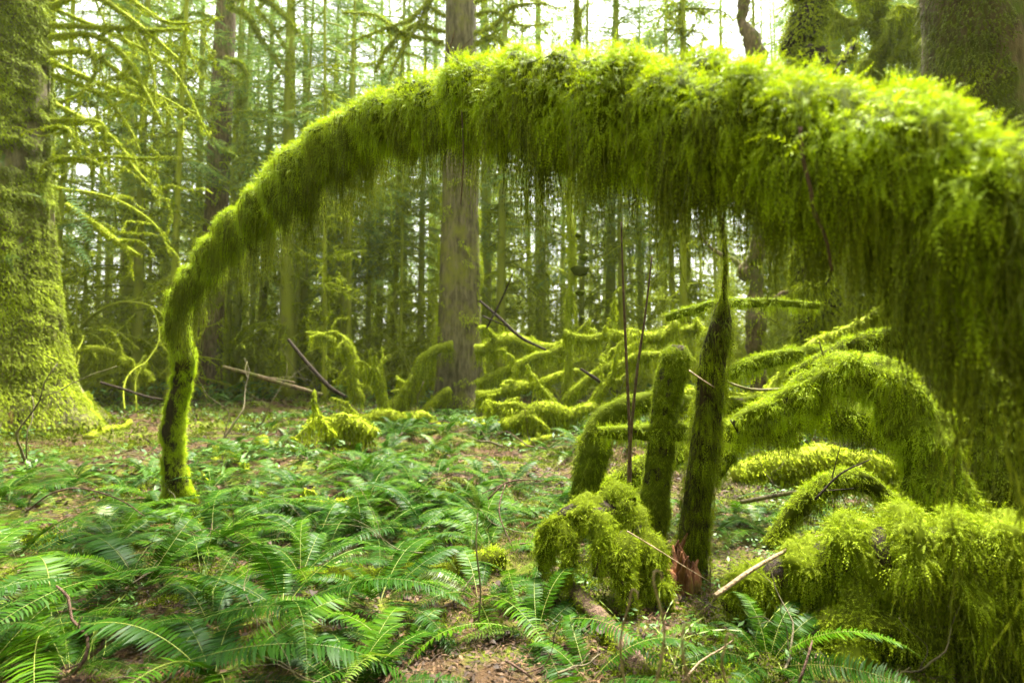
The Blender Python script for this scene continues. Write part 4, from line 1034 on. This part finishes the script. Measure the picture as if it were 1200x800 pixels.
# thin mossy tree with shelf fungi
t = far_mossy('thin_mossy_tree', 'thin mossy tree with dark shelf fungi on its stem, right of the big middle trunk', [(664, 478, 9.4, .10), (666, 430, 9.4, .075), (668, 330, 9.4, .06), (671, 200, 9.5, .055), (672, 60, 9.6, .05), (674, -60, 9.8, .04)], tw=6, cat='tree', dens=700)
for a, b_, s in ((680, 314, .30), (684, 300, .16), (680, 342, .16), (682, 372, .10), (678, 275, .12)):
    q = P(a, b_, 9.3); mb = MB(); n = 14; th = np.linspace(0, 2 * math.pi, n, endpoint=False)
    top = np.stack([np.cos(th) * s * .6, np.sin(th) * s * .5, .02 * np.cos(th * 3)], -1) + q; bot = np.stack([np.cos(th) * s * .35, np.sin(th) * s * .3, 0 * th - s * .42], -1) + q
    j = np.arange(n); mb.add(np.vstack([top, bot, q + [0, 0, .03], q - [0, 0, s * .5]]), np.concatenate([np.stack([j, (j + 1) % n, np.full(n, 2 * n)], -1), np.stack([n + (j + 1) % n, n + j, np.full(n, 2 * n + 1)], -1)]), np.stack([(j + 1) % n, j, n + j, n + (j + 1) % n], -1))
    mb.build('shelf_fungus', 'moss_mat', t, smooth=True)
# mossy trunks seen over the arch
for lab, rows, bark, dens in [
    ('thin reddish-barked trunk rising behind the arch, third from the broad right trunk', [(884, 500, 11, .17), (882, 300, 11, .16), (879, 60, 11, .15), (876, -60, 11, .14)], 'bark_brown', 40),
    ('moss-shaggy dark trunk rising behind the arch, second from the broad right trunk', [(955, 520, 8.5, .27), (952, 300, 8.5, .25), (949, 40, 8.5, .235), (948, -60, 8.5, .22)], 'bark_dark', 700),
    ('slim forked mossy trunk rising behind the arch, beside the broad right trunk', [(1035, 520, 9.5, .16), (1030, 300, 9.5, .15), (1026, 40, 9.5, .14), (1024, -60, 9.5, .13)], 'bark_mossy', 900),
]:
    far_mossy('mossy_tree', lab, rows, dens=dens, L=.1, W=.025, tw=7, cat='tree', bark=bark, twl=1.6)
far_mossy('mossy_bough', 'yellow mossy boughs fanning out before white sky just left of the broad right trunk', None, paths=[px(r_, .08) for r_ in (
    [(1100, 90, 9, .06), (1065, 14, 9, .08), (1045, 30, 9, .06), (1028, 55, 9, .04)], [(1100, 0, 9, .08), (1070, 12, 9, .09), (1050, 50, 9, .08), (1035, 75, 9, .05)],
    [(1100, 60, 9, .05), (1078, 55, 9, .05), (1055, 70, 9, .03)], [(1020, 20, 9.4, .05), (1000, 30, 9.4, .05), (975, 15, 9.4, .04), (960, -10, 9.4, .03)], [(1000, 60, 9.4, .05), (985, 30, 9.4, .05), (965, 40, 9.4, .02)])], tw=3)

# ================================================================== THE FOREST
def conifer_proto(h, r, z0, nl, reach, seed_dead=26, needle=1.0, name='forest_conifer', bark='bark_far', deadL=2.2, cat='tree', mosskey='moss_far'):
    t = thing(name, '', cat)
    b0 = rng.random() * 6
    path = np.array([(.18 * math.sin(b0 + z * .12), .18 * math.cos(b0 + z * .1), z, max(.02, r * (1 - z / h) ** .8 + .35 * r * math.exp(-z * 2.2))) for z in np.linspace(-.2, h, 26)])
    path[:, :2] -= path[0, :2]
    w = MB(); tube(w, path, 14, rough=.12, rs=1.6); w.build('trunk', bark, t, smooth=True)
    def at(z):
        return np.array([np.interp(z, path[:, 2], path[:, 0]), np.interp(z, path[:, 2], path[:, 1]), z])
    cr = MB()
    for k in range(nl):
        u = (k + rng.random()) / nl; z = z0 + (h - z0) * u
        ll = reach * (1 - u) ** .75 * (.6 + .6 * rng.random()) + .25
        a = rng.random() * 6.283; d = np.array([math.cos(a), math.sin(a), .18 - .3 * (1 - u)])
        pts = []; p = at(z); S = 9
        for s in range(S + 1):
            pts.append((*p, .022 * (1 - s / S) + .004)); p = p + d * ll / S; d = nrm(d + np.array([rng.normal(0, .07), rng.normal(0, .07), -.055]))
        c = np.array(pts); tube(cr, c, 4, cap=False, mi=1)
        ns = int(ll * 17); f = rng.random(ns) ** .7 * S; i = np.minimum(f.astype(int), S - 1); g = (f - i)[:, None]
        q = c[i, :3] * (1 - g) + c[i + 1, :3] * g; dd = nrm(c[i + 1, :3] - c[i, :3]); sd = nrm(np.cross(dd, [0, 0, 1.])) * rng.choice([-1, 1], ns)[:, None]
        wl = ll * .30 * (1 - .6 * f / S) + .15
        sprigs(cr, q, sd + dd * .7 + [0, 0, -.12], wl * (.6 + .6 * rng.random(ns)), .055 * needle, K=5, droop=.07, nrmv=np.tile([0, 0, 1.], (ns, 1)), feather=True, fwd=1.0, sidejit=.3, jit=.08)
    cr.build('crown', ['needles', 'bark_mossy'], t)
    mm = MB()
    for k in range(seed_dead):
        z = .8 + (z0 + 2.5) * rng.random(); a = rng.random() * 6.283
        for c in grow(at(z), (math.cos(a), math.sin(a), .1 + rng.normal(0, .2)), deadL * (.4 + .8 * rng.random()), .03, 1, grav=.09, wig=.16, nch=4, step=.16, spread=.55, rmin=.012):
            tube(mm, c, 4, cap=False)
            seg = np.linalg.norm(np.diff(c[:, :3], axis=0), axis=1).sum(); n = int(seg * 22)
            pos, nv, tv, _ = on_tube(c, n)
            sprigs(mm, pos, nv + rng.normal(0, .5, pos.shape) + [0, 0, -.4], .12 * (.4 + rng.random(n)), .03, K=2, droop=.6, feather=False)
    if mm.n: mm.build('mossy_branches', mosskey, t)
    return t
def maple_proto(hh, ns):
    t = thing('vine_maple', '', 'tree'); w = MB(); m = MB(); lf = MB()
    for k in range(ns):
        a = rng.random() * 6.283
        for c in grow((rng.normal(0, .12), rng.normal(0, .12), -.1), (.5 * math.cos(a), .5 * math.sin(a), 1), hh * (.7 + .5 * rng.random()), .05, 2, grav=.09, wig=.2, nch=5, step=.14, spread=.6, rmin=.011):
            tube(w, c, 6, cap=False)
            seg = np.linalg.norm(np.diff(c[:, :3], axis=0), axis=1).sum(); n = int(seg * 42)
            pos, nv, tv, _ = on_tube(c, n)
            sprigs(m, pos, nv + rng.normal(0, .5, pos.shape) + [0, 0, -.3], .06 * (.4 + rng.random(n)), .016, K=2, droop=.6, feather=False)
    w.build('stems', 'bark_mossy', t, smooth=True); m.build('moss', 'moss_far', t)
    return t
rng = np.random.default_rng(300)
CP = [conifer_proto(26, .26, 7, 110, 3.2, 40, 1.15), conifer_proto(23, .19, 6, 135, 2.9, 44, 1.3), conifer_proto(28, .34, 9, 100, 3.6, 44, 1.15), conifer_proto(20, .14, 5, 135, 2.6, 44, 1.3), conifer_proto(24, .22, 8, 90, 2.8, 56, 1.15, deadL=2.8)]
CF = [conifer_proto(25, .20, 15, 36, 2.2, 60, deadL=1.8), conifer_proto(23, .15, 14, 34, 1.9, 64, deadL=1.5), conifer_proto(27, .24, 17, 36, 2.4, 60, deadL=2.0), conifer_proto(21, .12, 13, 30, 1.7, 60, deadL=1.3)]
SP = [conifer_proto(19, .085, 6, 50, 1.5, 46, .8, 'slim_mossy_tree', 'bark_mossy', deadL=.9), conifer_proto(16, .06, 5, 40, 1.3, 50, .8, 'slim_mossy_tree', 'bark_mossy', deadL=.8), conifer_proto(22, .11, 7, 55, 1.8, 50, .8, 'slim_mossy_tree', 'bark_far', deadL=1.1)]
HP = [conifer_proto(8.5, .09, .8, 75, 1.9, 10, .8, 'young_hemlock', deadL=1.2), conifer_proto(6, .06, .5, 60, 1.5, 6, .7, 'young_hemlock', deadL=.9), conifer_proto(11, .12, 1.5, 85, 2.2, 16, .9, 'young_hemlock', deadL=1.5)]
VP = [maple_proto(3.6, 5), maple_proto(2.6, 6), maple_proto(4.6, 4)]
rng = np.random.default_rng(301)
first = {}
taken = [(-6.4, 7.9), (-9.5, 16.5), (-1.16, 11.6), (4.1, 4.5), (1, 9.4), (5, 11), (4.8, 8.5), (6.5, 9.5)]
def plant(pr, n, r0, r1, s0, label, group, gap, amax=50, ok=None, tint=None):
    m = 0
    for _ in range(n * 30):
        a = math.radians(rng.uniform(-amax, amax)); r = math.sqrt(rng.uniform(r0 * r0, r1 * r1)); x, y = r * math.sin(a), r * math.cos(a)
        if any((x - p_) ** 2 + (y - q_) ** 2 < gap * gap for p_, q_ in taken): continue
        if ok and not ok(x, y, r, math.degrees(a)): continue
        k = int(rng.integers(len(pr))); key = pr[k].name
        o = pr[k] if key not in first else copy_tree(pr[k]); first[key] = 1
        place(o, (x, y, float(gz(x, y)) - .1), rng.random() * 6.28, s0 * (.8 + .4 * rng.random()), (rng.normal(0, .015), rng.normal(0, .015)), label, group)
        taken.append((x, y)); m += 1
        if m >= n: break
clear = lambda x, y, r, a: not (r < 17 and abs(a) < 16) and not (r < 18 and abs(a + 29.5) < 3.2) and not (r < 16.5 and abs(a + 29.5) < 9)
plant(CP, 12, 14, 22, 1.0, 'slender mossy conifer just behind the big middle trunk and the brown trunk', 'slender conifers of the nearer forest', 2.4, ok=clear)
plant([CP[3], CP[1]], 10, 17, 28, 1.0, 'green-crowned slim conifer seen over the left half of the arch', 'green-crowned conifers over the left half of the arch', 1.8, ok=lambda x, y, r, a: -36 < a < -7 and abs(a + 30) > 3)
plant(CF, 56, 22, 36, 1.0, 'thin straight conifer in the middle depth of the forest', 'thin conifers in the middle depth', 1.9)
plant(CF, 80, 36, 62, 1.05, 'pale far conifer deep in the forest', 'pale far conifers', 2.0)
plant(CF, 50, 62, 95, 1.1, 'faint conifer at the very back of the forest', 'faint conifers at the back', 2.3)
plant(SP, 34, 14, 24, 1.0, 'slim mossy pole of a tree in the nearer forest', 'slim mossy trees of the nearer forest', 1.2, ok=clear)
plant(SP, 110, 24, 60, 1.1, 'slim mossy pole of a tree deep in the forest', 'slim mossy trees deep in the forest', 1.2)
plant(HP, 4, 17, 26, 1.0, 'young hemlock with soft blue-green sprays in the nearer forest', 'young hemlocks in the nearer forest', 1.5, ok=clear)
plant(HP, 10, 30, 60, 1.3, 'young hemlock far back among the trunks', 'young hemlocks far back', 1.5)
plant(VP, 5, 14, 19, .75, 'crooked many-stemmed mossy maple right of the middle trunk', 'mossy vine maples right of the middle trunk', 1.1, ok=lambda x, y, r, a: 3 < a < 30)
plant(VP, 90, 17, 34, 1.15, 'crooked mossy maple tangled among the trunks', 'mossy vine maples among the trunks', 1.2)
plant(VP, 60, 34, 60, 1.6, 'far mossy maple filling in beneath the conifers', 'far mossy vine maples', 1.5)
plant(CP, 130, 7.0, 36, 1.0, 'slender unseen conifer added behind the viewer to block light', 'unseen conifers added behind the viewer', 1.6, amax=180, ok=lambda x, y, r, a: abs(a) > 66)  # out of view: forest continued behind the camera, added to cut light from there
for o in CP + HP + VP + SP + CF:
    if o.name not in first:
        for c in list(o.children_recursive): bpy.data.objects.remove(c)
        bpy.data.objects.remove(o)
for k, o in enumerate(protos):
    if not pused[k]:
        for c in list(o.children_recursive): bpy.data.objects.remove(c)
        bpy.data.objects.remove(o)

# ================================================================== AIR, LIGHT, CAMERA
HAZE = 0.0005
if HAZE:
    m, nt, ns, ln = mat('haze_air')
    pv = N(ns, 'ShaderNodeVolumePrincipled'); pv.inputs['Color'].default_value = (.95, .98, .66, 1); pv.inputs['Density'].default_value = HAZE; pv.inputs['Anisotropy'].default_value = .2
    out = N(ns, 'ShaderNodeOutputMaterial'); ln.new(pv.outputs[0], out.inputs[1])
    mb = MB(); x, y0, y1, z0, z1 = 420, -410, 410, -4, 38
    V = [(sx * x, yy, zz) for zz in (z0, z1) for yy in (y0, y1) for sx in (-1, 1)]
    mb.add(V, None, [[0, 2, 3, 1], [4, 5, 7, 6], [0, 1, 5, 4], [2, 6, 7, 3], [0, 4, 6, 2], [1, 3, 7, 5]])
    o = mb.build('haze', 'haze_air'); o['kind'] = 'stuff'

SUN_EL, SUN_AZ = R(70), R(25)     # azimuth measured from +Y (away from the viewer) toward +X
w = bpy.data.worlds.new('World'); SC.world = w; w.use_nodes = True
nt = w.node_tree; nt.nodes.clear()
sky = nt.nodes.new('ShaderNodeTexSky'); sky.sky_type = 'NISHITA'; sky.sun_disc = False
sky.sun_elevation = SUN_EL; sky.sun_rotation = SUN_AZ; sky.air_density = 1.0; sky.dust_density = 6.0; sky.ozone_density = .6
hs = nt.nodes.new('ShaderNodeHueSaturation'); hs.inputs['Saturation'].default_value = .03
bg = nt.nodes.new('ShaderNodeBackground'); bg.inputs[1].default_value = .11
out = nt.nodes.new('ShaderNodeOutputWorld')
nt.links.new(sky.outputs[0], hs.inputs['Color']); nt.links.new(hs.outputs[0], bg.inputs[0]); nt.links.new(bg.outputs[0], out.inputs[0])
ld = bpy.data.lights.new('sun', 'SUN'); ld.energy = 4.2; ld.angle = R(10); ld.color = (1, .95, .82)
lo = bpy.data.objects.new('sun', ld); COL.objects.link(lo)
sd = Vector((math.sin(SUN_AZ) * math.cos(SUN_EL), math.cos(SUN_AZ) * math.cos(SUN_EL), math.sin(SUN_EL)))
lo.rotation_euler = sd.to_track_quat('Z', 'Y').to_euler()

cd = bpy.data.cameras.new('camera'); cam = bpy.data.objects.new('camera', cd); COL.objects.link(cam)
cam.location = CAM; cam.rotation_euler = (R(90) + PITCH, 0, 0)
cd.sensor_width = 36; cd.lens = 36 * F / 1200; cd.clip_start = .02; cd.clip_end = 1000
cd.dof.use_dof = True; cd.dof.focus_distance = 2.3; cd.dof.aperture_fstop = 2.1
SC.camera = cam
SC.view_settings.view_transform = 'Standard'; SC.view_settings.look = 'None'; SC.view_settings.gamma = 1
SC.view_settings.exposure = 2.7
SC.render.engine = 'CYCLES'
cy = SC.cycles
cy.use_denoising = True; cy.max_bounces = 7; cy.diffuse_bounces = 4; cy.glossy_bounces = 2; cy.transmission_bounces = 4; cy.volume_bounces = 1
cy.caustics_reflective = False; cy.caustics_refractive = False; cy.use_adaptive_sampling = True; cy.adaptive_threshold = .02
